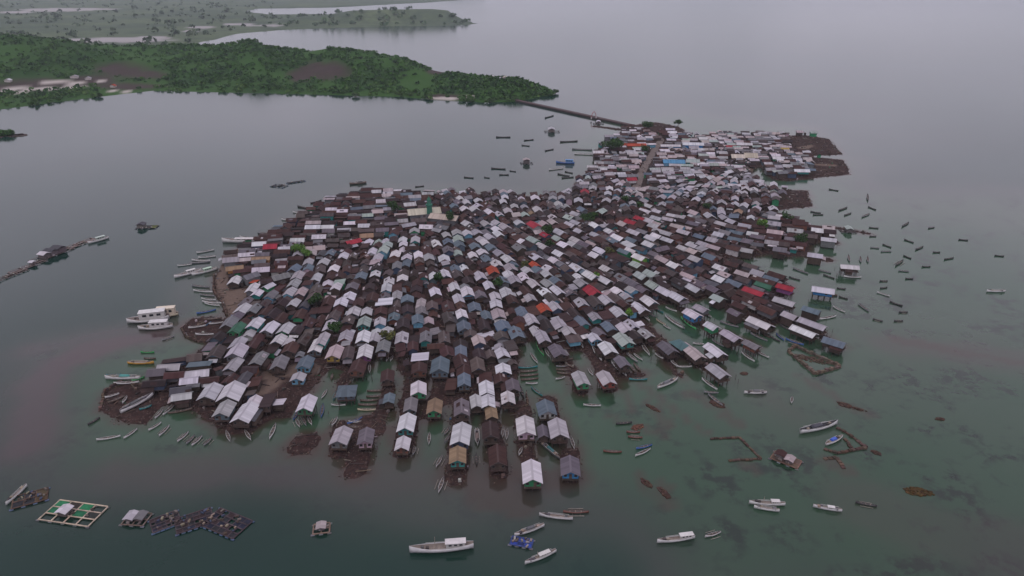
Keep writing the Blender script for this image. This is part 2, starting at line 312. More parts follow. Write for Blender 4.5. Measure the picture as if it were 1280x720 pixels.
def blob(L_):                             # patches of bare soil, given where they are seen and laid on the slope
    r = np.zeros(len(PXH))
    for x, y, rx, ry in L_:
        q = ((PXH[:, 0]-x)/rx)**2+((PXH[:, 1]-y)/ry)**2; r = np.maximum(r, np.clip(1.5-q+vnoise(hp, 14, 23)*.5, 0, 1))
    return r.reshape(HX.shape)
bare = blob([(405,88,30,12),(380,95,20,8),(150,88,32,10),(185,93,22,6),(120,100,30,6),(60,104,60,5),(20,110,40,4),(160,108,40,4),(560,121,20,4),(545,90,12,4)])
pale = blob([(75,103,28,2.2),(40,111,45,2),(95,109,15,1.6),(125,101,8,1.2),(15,115,20,1.5),(150,114,15,1),(555,123,22,1.6),(585,121,10,2)])
M_HILL, n, l, p = newmat('hill_ground', .95, .08); pos = geo_pos(n)
aba = node(n, 'ShaderNodeAttribute', attribute_name='bare').outputs['Fac']; apa = node(n, 'ShaderNodeAttribute', attribute_name='pale').outputs['Fac']
n1 = noise(n, l, pos, .02, 4, .6); n2 = noise(n, l, pos, .12, 4, .7)
col = mixc(n, l, maprange(n, l, n1, .35, .65), (.016, .05, .01), (.034, .082, .016)); col = mixc(n, l, maprange(n, l, n2, .35, .7, 0, .6), col, (.012, .036, .007))
col = mixc(n, l, mathn(n, l, 'MULTIPLY', node(n, 'ShaderNodeAttribute', attribute_name='grass').outputs['Fac'], .7), col, mixc(n, l, n2, (.024, .072, .012), (.042, .094, .019)))
col = mixc(n, l, mathn(n, l, 'MULTIPLY', aba, .9), col, mixc(n, l, n2, (.06, .034, .036), (.038, .025, .027))); col = mixc(n, l, apa, col, (.4, .36, .33)); l.new(col, p.inputs['Base Color'])
dens = vnoise(hp, 55, 41).reshape(HX.shape)+.5*vnoise(hp, 22, 42).reshape(HX.shape)
ho = grid_mesh('hill', HX, HY, HZ, [M_HILL], {'bare': bare, 'pale': pale, 'grass': np.clip(.45-dens*1.6, 0, 1)}); tag(ho, kind='structure')
# ---- far land: plain with ponds and a wooded headland
FAR = [(-500,66),(100,57.5),(185,64),(232,63),(250,52),(300,42.5),(350,38),(430,34.5),(520,32.5),(588,31.5),(599,29.5),(560,24),(480,19.5),(400,17.5),(335,18),(306,14.5),(318,11),(420,9.5),(480,6),(540,3),(620,-4),(620,-13),(-500,-13)]
HEAD = [(-500,60),(300,60),(335,30),(350,26),(370,22),(400,20),(425,16.5),(440,14),(470,13),(500,11.5),(540,12),(565,14),(585,19),(599,29)]
ply = [g(x, y) for x, y in FAR]
fx = np.arange(-520, 640, 5.0); fYs = 1150*np.power(9000/1150, np.linspace(0, 1, 110))
FX = np.zeros((len(fx), len(fYs))); FY = FX.copy(); FZ = FX.copy()
for i, x in enumerate(fx):
    for j, Yj in enumerate(fYs):
        FY[i, j] = Yj; FX[i, j] = (x-640)/FPX*Yj*.93
fp = np.stack([FX.ravel(), FY.ravel()], 1); fd = sdf_poly(np.array(ply), fp)+vnoise(fp, 60, 31)*14
FZ = np.clip(-fd/18, -1.5, 1.6)
pc = np.array([pix(a_, b_) for a_, b_ in fp]); hd = np.interp(pc[:, 0], *zip(*HEAD))
yc = np.interp(pc[:, 0], [300,430,598], [2010,2090,2160]); hz = np.array([gY(x, y, Y)[0] for x, y, Y in zip(pc[:, 0], hd, yc)])
hz = np.where(pc[:, 0] > 310, np.maximum(hz, 0), 0)
FZ = FZ+np.where(fd < 0, hz*np.exp(-((fp[:, 1]-yc)/75)**2)*np.clip(-fd/40, 0, 1), 0)
FZ = FZ+np.where(fd < -80, np.clip((fp[:, 1]-5200)/3000, 0, 1)*120*(1+vnoise(fp, 500, 35)), 0)
pond = np.zeros(len(fp))
for x, y, rx, ry in ((150,51,62,3.2),(190,48,22,2),(250,35,18,1.6),(300,31,20,1.3),(70,13,45,2),(20,16,22,1.5),(240,40,12,1.2),(110,12,40,1.2),(330,33,25,1.2)):
    q = ((pc[:, 0]-x)/rx)**2+((pc[:, 1]-y)/ry)**2; pond = np.maximum(pond, np.clip((1.3-q)*2+vnoise(fp, 25, 33), 0, 1))
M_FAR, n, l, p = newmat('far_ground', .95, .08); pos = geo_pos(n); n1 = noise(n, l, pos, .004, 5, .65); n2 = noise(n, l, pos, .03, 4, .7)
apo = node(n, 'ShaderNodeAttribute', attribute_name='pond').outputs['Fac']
col = mixc(n, l, maprange(n, l, n1, .4, .6), (.06, .085, .055), (.1, .13, .07)); col = mixc(n, l, maprange(n, l, n2, .4, .65, 0, .7), col, (.045, .065, .045)); col = mixc(n, l, apo, col, (.3, .28, .28)); l.new(col, p.inputs['Base Color'])  # ground colours lightened: part of the distance haze is put into the colour
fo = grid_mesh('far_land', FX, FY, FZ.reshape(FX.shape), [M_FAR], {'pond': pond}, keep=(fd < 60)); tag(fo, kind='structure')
# ---- vegetation: leafy clumps of small faces
def leaves(mb, c, r, n_, size, cols):
    for _ in range(n_):
        d = RNG.normal(size=3); d /= np.linalg.norm(d); q = (.55+.45*RNG.random()**.5)
        P = Vector((c[0]+d[0]*r[0]*q, c[1]+d[1]*r[1]*q, c[2]+d[2]*r[2]*q))
        nn = Vector(d)+Vector(RNG.normal(size=3))*.55; nn.normalize(); u = nn.orthogonal().normalized(); an = RNG.random()*6.28
        w = nn.cross(u); u, w = u*math.cos(an)+w*math.sin(an), w*math.cos(an)-u*math.sin(an); s = size*(.6+.8*RNG.random())
        t = tint(cols[int(RNG.random()*len(cols))], .25)
        mb.add([tuple(P+u*s), tuple(P+w*s*.7), tuple(P-u*s), tuple(P-w*s*.7)], [(0, 1, 2, 3)], t)
GREENS = [(.024,.072,.013),(.034,.09,.016),(.018,.056,.012),(.046,.105,.02)]
def scatter_wood(name, X, Y, Z, nsel, ok, rmin, rmax, nl, label, greens=GREENS):
    V = []; F = []; T = []
    ii = RNG.integers(0, X.shape[0]-1, nsel*3); jj = RNG.integers(0, X.shape[1]-1, nsel*3); cnt = 0
    for i, j in zip(ii, jj):
        if cnt >= nsel: break
        if not ok(i, j): continue
        a_, b_ = RNG.random(2)
        P = [X, Y, Z]; c = [A[i, j]*(1-a_)*(1-b_)+A[i+1, j]*a_*(1-b_)+A[i, j+1]*(1-a_)*b_+A[i+1, j+1]*a_*b_ for A in P]
        r = rmin+(rmax-rmin)*RNG.random()**2; cnt += 1
        D = RNG.normal(size=(nl, 3)); D /= np.linalg.norm(D, axis=1)[:, None]; D[:, 2] = np.abs(D[:, 2])*.9-.1
        cen = np.array(c)+D*np.array([r, r, r*.85])*(.5+.5*RNG.random((nl, 1)))+[0, 0, r*.3]
        nrm = D+RNG.normal(size=(nl, 3))*.5; nrm /= np.linalg.norm(nrm, axis=1)[:, None]
        u = np.cross(nrm, RNG.normal(size=(nl, 3))); u /= np.linalg.norm(u, axis=1)[:, None]; w = np.cross(nrm, u); s = (r*.42)*(.6+.7*RNG.random((nl, 1)))
        b0 = len(V)*4; V.append(np.stack([cen+u*s, cen+w*s*.8, cen-u*s, cen-w*s*.8], 1).reshape(-1, 3)); g0 = greens[RNG.integers(len(greens))]
        T.append(np.clip(np.array(g0)*(.75+.5*RNG.random((nl, 1))), .005, 1))
    V = np.concatenate(V); T = np.concatenate(T); nf = len(T); me = bpy.data.meshes.new(name)
    me.from_pydata(V.tolist(), [], np.arange(nf*4).reshape(-1, 4).tolist()); me.materials.append(M_LEAF)
    at = me.attributes.new('tint', 'FLOAT_COLOR', 'CORNER'); at.data.foreach_set('color', np.repeat(np.concatenate([T, np.ones((nf, 1))], 1), 4, 0).astype(np.float32).ravel())
    o = put(name, me); tag(o, label, 'woodland', kind='stuff'); return o
scatter_wood('hill_woodland', HX, HY, HZ, 7000, lambda i, j: HZ[i, j] > 1.0 and HX[i, j] > -900 and bare[i, j]+pale[i, j] < .25+.2*RNG.random() and dens[i, j] > -.3+RNG.normal()*.35 and (HZ[i, j] > 5 or pale[i, j] < .1), 1.5, 4.4, 14, 'dark green scrub and trees covering the hills of the peninsula')
shore = lambda i, j: 1 <= j <= 4 and HX[i, j] > -700 and bare[i, j] < .3 and (cxs[i] > 190 or cxs[i] < 130) and HZ[i, j] > -.8
scatter_wood('mangrove_fringe', HX, HY, np.maximum(HZ, 0), 900, shore, 2.0, 4.2, 18, 'dense bright green mangrove belt along the peninsula shore', [(.045,.1,.02),(.032,.075,.016),(.06,.115,.026)])
FZ2 = FZ.reshape(FX.shape); FD2 = fd.reshape(FX.shape); PO2 = pond.reshape(FX.shape)
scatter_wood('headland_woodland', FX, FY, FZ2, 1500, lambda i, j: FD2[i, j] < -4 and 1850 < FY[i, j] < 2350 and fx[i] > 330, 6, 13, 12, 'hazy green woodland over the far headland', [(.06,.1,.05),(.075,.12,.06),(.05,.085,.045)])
scatter_wood('plain_woodland', FX, FY, FZ2, 900, lambda i, j: FD2[i, j] < -8 and PO2[i, j] < .1 and FY[i, j] < 4000 and fx[i] < 345, 5, 13, 10, 'scattered dark trees on the flat hazy far plain', [(.06,.09,.055),(.075,.105,.06)])  # greens paled to imitate haze that the thin air volume lacks
# ---- haze
mb = MB(); mb.box((0, 4450, 66), (19900, 10300, 138)); M_HAZE = bpy.data.materials.new('haze'); M_HAZE.use_nodes = True; n = M_HAZE.node_tree.nodes; n.clear()
oo = n.new('ShaderNodeOutputMaterial'); pv = n.new('ShaderNodeVolumePrincipled'); pv.inputs['Color'].default_value = (.84, .9, 1.0, 1); pv.inputs['Density'].default_value = 7e-5
M_HAZE.node_tree.links.new(pv.outputs[0], oo.inputs['Volume'])
hz_o = mb.build('haze', M_HAZE); tag(hz_o, 'pale humid air over the bay and far land', 'haze', kind='stuff')
# ================================================================== HOUSES
PAL = {'w': (.48,.455,.49), 'l': (.34,.32,.345), 'g': (.14,.135,.145), 'b': (.10,.125,.155), 'd': (.065,.062,.07), 'r': (.05,.025,.0235), 'R': (.27,.03,.045), 'o': (.3,.055,.03), 't': (.26,.30,.28), 'p': (.33,.275,.28), 'c': (.42,.37,.31),
       'k': (.036,.022,.021), 'v': (.115,.098,.115), 'G': (.04,.11,.07), 'B': (.08,.22,.36), 'n': (.22,.15,.10), 'e': (.07,.13,.13), 'y': (.28,.2,.06)}
CNAME = {'w': 'white', 'l': 'pale grey', 'g': 'grey', 'b': 'blue-grey', 'd': 'dark grey', 'r': 'rusty brown', 'R': 'red', 'o': 'orange-red', 't': 'grey-green', 'p': 'pinkish grey', 'c': 'cream', 'k': 'dark brown', 'v': 'purple-grey', 'G': 'green', 'B': 'blue', 'n': 'tan', 'e': 'dark teal', 'y': 'ochre'}
WALLS = {'green': (.03,.2,.09), 'blue': (.03,.16,.36), 'sky': (.13,.3,.42), 'teal': (.03,.2,.19), 'red': (.22,.05,.04), 'pink': (.42,.3,.36), 'purple': (.17,.06,.16), 'white': (.45,.43,.43), 'yellow': (.3,.2,.04), 'wood': (.06,.042,.035), 'grey': (.13,.13,.14), 'navy': (.05,.07,.12), 'brick': (.17,.07,.05), 'orange': (.38,.17,.06), 'slate': (.09,.12,.15), 'lime': (.16,.36,.05)}
# hand-read houses: x, y of the roof's middle in the photograph, roof colour, width, length (m), wall, short phrase, full label, roof form
LM = [
(665,586,'w',5.6,8.6,'green','the white house with the green front','white-roofed stilt house with bright green front wall, alone over the water'),
(713,578,'v',5.6,7.4,'blue','the blue-fronted house','purple-grey tin-roofed stilt house with pale ridge lines and bright blue front wall'),
(657,530,'w',5.8,8.6,'pink','the white house with the pink wall','large white-roofed stilt house with pinkish front wall behind the green-fronted one'),
(698,534,'l',5.8,8.6,'wood','the pale lilac-roofed house','pale lilac tin-roofed stilt house on a rubble base beside a small dark house'),
(683,508,'b',6.0,7.0,'white','the white-walled blue-grey house','blue-grey roofed house with white walls and white ridge lines at the channel mouth'),
(679,534,'v',3.6,5.5,'wood','the small dark purple-grey house','small dark purple-grey roofed house squeezed between two large white-roofed houses'),
(576,540,'w',5.9,9.6,'navy','the big white house with the navy gable','big white-roofed house with dark navy gable behind the striped green-fronted house'),
(572,567,'n',5.0,6.6,'teal','the striped green-fronted house','tan striped tin-roofed stilt house with sea-green front, last of its row'),
(622,567,'r',5.2,8.2,'wood','the rusty house at the water','rusty brown tin-roofed stilt house with one pale sheet, last of its row'),
(613,536,'k',5.2,7.5,'wood','the dark brown house','dark brown roofed house behind the rusty stilt house at the water'),
(508,526,'w',5.4,8.0,'teal','the white house with the teal gable','white tin-roofed house with teal gable in the narrow row over the channel'),
(503,550,'w',4.4,5.6,'brick','the small white end house','small white-roofed house with brick-red front, last of the narrow channel row'),
(513,502,'g',4.4,7.0,'slate','the grey house with a rust patch','grey tin-roofed house with a red rust patch between two white roofs'),
(523,484,'w',5.4,7.0,'green','the white house with dark green gable','white-roofed house with dark green gable at the top of the narrow row'),
(543,504,'n',5.0,7.2,'green','the striped house with green wall','rust and pink striped roof house with dark green front wall'),
(426,542,'l',5.6,7.6,'grey','the pale lilac house on stilts','pale lilac tin-roofed stilt house with dark gable at the left channel mouth'),
(457,542,'v',4.8,7.0,'pink','the grey house with the pale pink gable','dark grey-blue roofed house with pale pink gable frame at the rubble spit'),
(433,485,'b',6.6,7.2,'slate','the blue-grey hipped house','blue-grey hip-roofed house with a white rear section over the channel','hip'),
(383,502,'w',5.4,8.0,'green','the white stilt house with green gable','bright white-roofed stilt house with small light green gable over moored canoes'),
(486,493,'b',3.8,5.2,'wood','the small blue-grey stilt house','small blue-grey roofed house on stilts beside a stack of canoes'),
(484,466,'r',4.8,7.0,'wood','the rusty house with white front sheet','rusty brown roofed house with a white sheet over its front'),
(447,456,'r',5.6,7.6,'brick','the brick-red house','rusty red roofed house with brick-red front below the purple-walled house'),
(456,436,'w',5.6,8.6,'purple','the white house with purple wall','long white-roofed house with a purple front wall'),
(418,438,'p',5.6,8.2,'yellow','the pinkish house with yellow wall','pinkish white roofed house with dull yellow front wall'),
(396,428,'w',5.0,9.6,'slate','the white house with slate-blue walls','white-roofed two-storey house with slate-blue walls'),
(381,450,'b',5.4,7.6,'sky','the blue-gabled grey house','blue-grey roofed house with light blue gable'),
(372,466,'l',5.0,4.6,'sky','the pale blue-walled house','pale roofed house with powder blue walls below the blue-gabled house'),
(289,489,'w',7.6,9.4,'wood','the big white double-roofed house','big white-roofed house with dark open gable near the rubble shore'),
(306,513,'w',6.2,9.6,'wood','the white house above the canoes','long white-roofed house with brown gable at the lower left shore'),
(316,499,'w',5.0,6.4,'wood','the white house tucked behind','white tin-roofed house tucked behind the long shore house'),
(262,487,'l',6.2,8.6,'wood','the grey double-ridge house','pale grey house with two parallel ridges near the white boat'),
(303,472,'d',4.2,8.4,'wood','the dark barrel-roofed house','dark grey ribbed roof house standing behind the big white roof'),
(296,438,'l',6.8,8.0,'grey','the pale patched house','large pale patched roof at the edge of the brown yard'),
(349,498,'w',3.6,3.6,'wood','the small square white shelter','small square white flat-roofed shelter on the brown rubble yard','flat'),
(550,456,'b',6.6,9.0,'slate','the wide blue-grey house','wide blue-grey roofed house with slate-blue front'),
(525,445,'w',6.4,5.6,'wood','the white flat sheet roof','white flat tin roof in front of a rusty brick house','flat'),
(524,458,'r',5.6,6.0,'brick','the rusty house with brick gable','rusty roofed house with brick-red gable below a white flat roof'),
(580,473,'b',4.6,7.2,'slate','the narrow blue-grey house','narrow blue-grey roofed house with white ridge beside a dark alley'),
(629,458,'w',5.6,5.8,'navy','the white house with blue-black gable','white-roofed house with blue-black gable near the penned canoes'),
(608,481,'w',5.2,7.6,'grey','the white house with the small dormer gable','white gabled house with grey gable above two white awnings'),
(641,480,'v',4.8,6.6,'wood','the purple-grey house','purple-grey roofed house near the canoe pen'),
(726,471,'l',5.0,8.0,'green','the pale house with bright green front','pale roofed stilt house with bright green front wall at the water'),
(758,470,'l',5.2,7.6,'red','the pale house with maroon front','pale roofed stilt house with maroon front wall and open porch'),
(697,436,'v',5.4,8.0,'wood','the dark purple-grey house','dark purple-grey roofed house beside moored canoes'),
(678,419,'l',5.0,8.6,'wood','the long white roof','long pale stepped roof house running down to the green canoe'),
(743,419,'w',4.6,5.4,'sky','the white house with light blue wall','small white-roofed house with light blue side wall'),
(760,433,'w',5.6,8.0,'wood','the bright white house','bright white-roofed house with dark brown gable above the canoes'),
(780,422,'t',6.0,8.4,'teal','the grey-green house with teal gable','pale grey-green roofed house with teal gable'),
(778,451,'v',4.6,6.6,'wood','the dark house by the canoes','dark purple-brown roofed house among beached canoes'),
(835,433,'v',5.2,8.0,'wood','the dark purple house','dark purple-grey roofed house with a navy gable on the right water front'),
(851,427,'e',5.4,7.6,'wood','the dark teal roof','dark teal-green hipped roof house over the water','hip'),
(869,440,'p',5.2,8.0,'wood','the pinkish house','pinkish grey roofed stilt house between the dark teal roof and the white pair'),
(894,436,'w',4.8,9.0,'wood','the white house of the pair','long white-roofed stilt house, inner one of the waterfront pair'),
(898,461,'l',5.2,8.4,'wood','the end stilt house','pale roofed house on tall stilts, farthest out of its row'),
(866,391,'w',5.4,7.4,'blue','the white house with blue wall','white-roofed house with bright blue side wall on a round rubble base'),
(890,406,'w',4.6,5.6,'green','the small white house with green wall','small white-roofed house with green wall over the canoe channel'),
(914,418,'l',5.0,8.2,'wood','the pale house over the channel','pale grey roofed stilt house over the canoe channel'),
(940,428,'g',4.2,6.6,'brick','the grey end house','grey roofed house with rusty porch, last of the canoe-channel row'),
(950,401,'w',5.4,10.0,'wood','the long white house','long bright white-roofed stilt house with canoes beneath'),
(1005,411,'w',5.0,10.0,'wood','the long low white house','long white-roofed stilt house by the stone-walled pen'),
(1016,403,'l',5.0,11.0,'wood','the long pale house','long pale grey roofed house behind the long low white house'),
(1043,425,'b',5.0,8.0,'wood','the blue-grey house by the pen','blue-grey roofed stilt house standing alone by the stone pen'),
(1029,360,'w',6.0,9.2,'blue','the detached blue house','white-roofed two-storey house with light blue walls, detached over the water'),
(1062,331,'w',5.2,8.4,'wood','the detached white stilt house','white-roofed house on tall stilts, detached out on the right water'),
(943,361,'R',5.2,9.6,'grey','the red-roofed house','red-roofed long house with pale grey walls near the right shore'),
(982,358,'R',5.0,7.6,'purple','the purple-red house','dark red roofed house with purple front on the right shore'),
(955,354,'G',4.6,7.6,'green','the green-roofed house','sea-green roofed house between the two red roofs'),
(981,374,'l',5.0,9.0,'wood','the long pale lilac house','long pale lilac roofed house below the purple-red house'),
(741,361,'R',6.4,8.6,'wood','the big crimson roof','big crimson tin roof amid pale roofs on the right slope of the village'),
(800,319,'w',5.6,7.2,'lime','the brightest white roof','brightest white roof with lime green wall in the right half of the village'),
(616,337,'o',5.4,7.4,'wood','the orange-red roof','orange-red tile roof in the middle of the village'),
(680,384,'o',5.2,6.6,'wood','the orange roof','bright orange-red roof below a pale grey roof, right of centre'),
(669,329,'o',4.4,6.4,'wood','the small orange roof','small orange-red roof beside a long white roof'),
(629,405,'b',6.2,7.2,'blue','the blue-gabled dark house','dark blue-grey roofed house with bright blue gable near the village centre'),
(607,412,'w',7.0,4.0,'wood','the curved white canopy','curved white canopy roof below the lilac roof','flat'),
(480,374,'w',7.4,7.0,'wood','the wide white roof','wide flat white roof in the left centre of the village','flat'),
(455,401,'t',5.4,7.0,'teal','the teal-gabled house','pale green-grey roofed house with teal gable'),
(432,417,'l',5.6,7.0,'red','the pale house with red wall','pale grey roofed house with brick-red front wall'),
(403,423,'l',4.2,9.0,'teal','the pale blue-white house','pale blue-white roofed house with teal walls'),
(319,403,'w',5.4,7.8,'teal','the white house with the teal side','bright white roof with a dark notch and teal side wall near the left shore'),
(337,408,'w',5.4,8.0,'grey','the white house with grey front','white-roofed house with a grey triangular front near the left shore'),
(357,408,'l',5.6,7.6,'green','the pale house with green porch','pale grey roofed house with dark green porch'),
(296,409,'G',5.0,7.6,'green','the dark green roof','dark mossy green roof by the left shore path'),
(315,357,'w',4.6,8.4,'grey','the striped white and grey roof','white and grey banded roof beside the sandy yard'),
(335,354,'w',4.2,5.6,'green','the white house with dark green wall','small white-roofed house with dark green wall near the sandy yard'),
(321,364,'w',4.4,5.6,'teal','the small white house with teal wall','small white-roofed house with teal wall at the sandy yard'),
(293,347,'w',5.4,7.4,'wood','the white house on the shore path','white-roofed house with blue tarp behind it on the left shore path'),
(293,331,'n',5.2,8.0,'orange','the tan house','tan-roofed house with orange wall on the left shore path'),
(326,321,'n',4.6,9.0,'orange','the orange-walled house','long tan roof house with bright orange wall at the upper left shore'),
(338,306,'R',6.0,7.0,'wood','the red tarpaulin roof','faded red tarpaulin roof at the upper left shore'),
(324,303,'w',5.2,7.2,'navy','the white gabled boathouse','white gabled boathouse at the upper left shore'),
(668,280,'R',6.2,9.0,'white','the dark red roof','dark red roof with white eaves at the back of the village'),
(789,276,'R',5.4,8.0,'wood','the lower red roof','red tin roof, lower of two side by side near the lane'),
(800,271,'R',5.0,7.0,'wood','the upper red roof','bright red tin roof, upper of two side by side near the lane'),
(789,223,'R',6.0,7.0,'white','the crimson roof by the road','crimson roof with white front just left of the road'),
(731,238,'R',5.6,6.6,'yellow','the red roof at the back shore','red roof with yellow wall and white awning at the back shore'),
(866,180,'w',8.0,17.0,'blue','the long white hall with blue wall','long white-roofed hall with bright blue wall beyond the road'),
(838,182,'w',6.0,16.0,'blue','the long white shed','long low white-roofed shed with blue wall along the road bend'),
(842,202,'B',9.0,16.0,'sky','the big light blue hall','big light blue roofed hall in the far part of the village'),
(866,200,'t',7.0,10.0,'teal','the pale teal hall','pale teal building right of the light blue hall'),
(922,195,'c',9.0,10.0,'wood','the cream hall','large cream-roofed hall, left one of two in the far quarter'),
(938,194,'c',10.0,10.0,'wood','the second cream hall','large cream-roofed hall, right one of two in the far quarter'),
(795,181,'o',7.0,16.0,'brick','the long rust-orange roof','long rust-orange roof beside the big tree near the bridge'),
(776,179,'o',5.0,8.0,'orange','the orange house','orange-walled house left of the long rust-orange roof'),
(1002,212,'w',5.5,11.0,'teal','the white and teal house','white-roofed house with teal wall alone on the far rubble platform'),
(973,196,'w',5.5,9.0,'green','the white house on the platform','white-roofed house with green wall at the near end of the rubble platform'),
(530,264,'c',11.0,19.0,'grey','the pale prayer hall','large pale hall roof beside the slim green minaret'),
(556,271,'c',9.0,17.0,'grey','the pale side hall','large pale side hall to the right of the green minaret'),
(981,184,'y',5.0,7.0,'yellow','the ochre house','ochre yellow house on the far rubble platform'),
]
# the other roofs that can be made out, by colour: x y pairs
ROOFS = {
'w': "454 420 297 427 246 462 236 471 227 492 468 420 628 439 610 497 595 497 635 495 470 411 790 402 790 399 773 387 800 381 812 375 772 360 757 348 739 343 723 341 721 331 744 317 751 310 705 305 699 315 693 322 686 333 681 362 697 361 681 362 694 381 697 362 812 304 789 311 843 329 901 333 900 346 868 357 847 369 904 346 832 362 556 342 542 343 568 357 573 370 584 363 544 364 577 391 619 367 620 378 636 341 633 363 655 345 664 397 670 409 611 354 687 333 417 334 469 340 420 356 486 349 503 346 540 342 483 358 436 368 426 377 442 387 458 387 475 401 468 418 484 414 412 404 485 239 535 240 414 259 428 262 409 281 437 276 456 279 399 295 460 300 512 253 533 282 503 298 504 303 465 311 494 316 509 319 523 317 429 319 416 334 471 337 575 246 583 250 598 255 593 260 581 259 600 262 612 263 624 265 631 245 629 250 669 245 621 276 621 285 623 291 606 301 545 301 635 321 603 313 621 328 654 299 678 305 670 319 683 329 555 320 591 316 762 234 774 229 772 237 760 240 811 256 807 262 822 262 744 280 713 278 762 287 773 295 783 295 821 293 815 296 870 248 867 250 919 253 946 258 943 235 1022 286 1036 298 1019 318 979 269 967 259 939 270 791 162 811 171 840 164 838 160 926 179 888 190 960 184 1002 211 891 174 922 207 308 316 355 308 326 334 303 384 348 422 360 424 391 282 394 283 372 299",
'l': "306 443 291 452 209 492 280 509 211 455 502 419 432 425 711 412 699 402 808 414 781 408 744 393 758 373 727 375 772 387 788 399 699 397 710 408 683 340 685 352 716 302 758 333 727 352 822 355 824 315 855 307 866 304 879 302 934 311 965 301 870 322 920 350 948 339 988 393 877 383 890 358 600 343 643 348 638 333 659 337 667 352 685 351 681 338 663 370 695 395 496 367 518 244 476 249 430 284 510 280 518 287 519 298 493 304 472 319 385 325 404 325 536 321 516 303 395 344 372 342 367 352 362 363 367 377 387 327 643 256 635 261 652 246 691 246 672 261 691 269 680 277 649 277 607 278 631 282 612 293 584 277 547 285 558 292 571 290 584 290 596 288 624 315 693 322 695 314 637 332 702 246 723 248 698 253 708 255 741 233 758 250 770 246 782 245 815 223 827 244 828 253 825 231 791 252 807 250 720 265 692 269 720 276 724 286 744 291 793 289 812 274 821 271 818 281 824 286 835 273 834 290 835 297 720 297 713 302 703 305 700 288 908 232 930 228 930 256 919 247 902 252 902 264 860 235 877 240 887 250 840 246 846 240 826 262 840 267 837 273 887 267 902 277 905 270 915 275 932 279 855 288 835 290 841 298 899 292 892 297 941 290 878 301 865 304 854 306 968 277 969 289 963 299 968 271 969 243 945 252 994 287 962 299 945 271 761 169 754 177 768 175 788 188 803 194 765 207 762 217 778 218 820 212 836 214 816 221 848 224 904 190 903 195 943 176 867 174 880 174 859 214 885 221 918 225 931 228 935 220 963 210 984 206 745 220 773 228 323 318 352 322",
'p': "392 277 472 263 381 309 399 308 667 281 691 276 680 278 786 237 807 232 799 242 779 279 847 281 861 281 868 264 829 322 907 340 929 340 376 362 535 397 795 200 792 208 910 174 923 185 968 182 923 176 969 289 1036 282 623 391 598 423 792 193 827 191 887 186",
't': "814 340 802 343 817 354 796 378 898 371 656 266 712 270 751 262 667 298 479 311 484 304 796 330 697 295 572 313 573 297 946 182 892 204",
'b': "403 437 576 437 645 414 761 407 731 336 888 319 965 345 569 333 593 380 580 406 653 387 646 417 628 350 451 342 509 372 492 394 522 398 413 314 453 339 508 241 614 308 594 306 568 333 608 322 767 299 790 299 921 288 875 293 919 296 385 333 695 348 574 303 560 300 697 361 727 398 919 351 1015 385 728 260",
'v': "196 464 749 411 919 389 791 352 874 350 600 366 440 356 489 277 560 311 327 315 296 392 411 286 577 508 620 246 611 245 818 315 712 362 703 379 892 358 878 274 636 420",
'g': "349 451 323 445 501 427 479 432 778 343 701 326 716 326 461 256 444 267 496 329 350 343 338 365 317 384 649 308 975 311 685 318 527 385 313 343 532 419",
'r': "599 440 597 455 316 427 363 433 193 475 585 349 605 403 509 384 504 403 462 356 476 387 435 397 448 377 457 241 420 253 551 244 562 243 355 286 344 294 330 376 352 377 374 390 330 386 348 317 431 298 430 291 601 325 712 344 767 323 925 380 960 385 884 331 724 221 595 244 640 372 640 385 575 348 350 395 340 390 370 410 385 400 520 365 560 395 560 380 540 380 555 420 530 410 465 370 395 360 410 375 400 395 690 395 755 320 830 335 850 350 840 340 770 370",
'n': "614 509 665 263 923 263 458 291",
'R': "682 292 790 279 914 181 441 300",
'o': "317 347", 'G': "855 427", 'B': "857 180 846 204", 'd': "226 484 510 241",
}
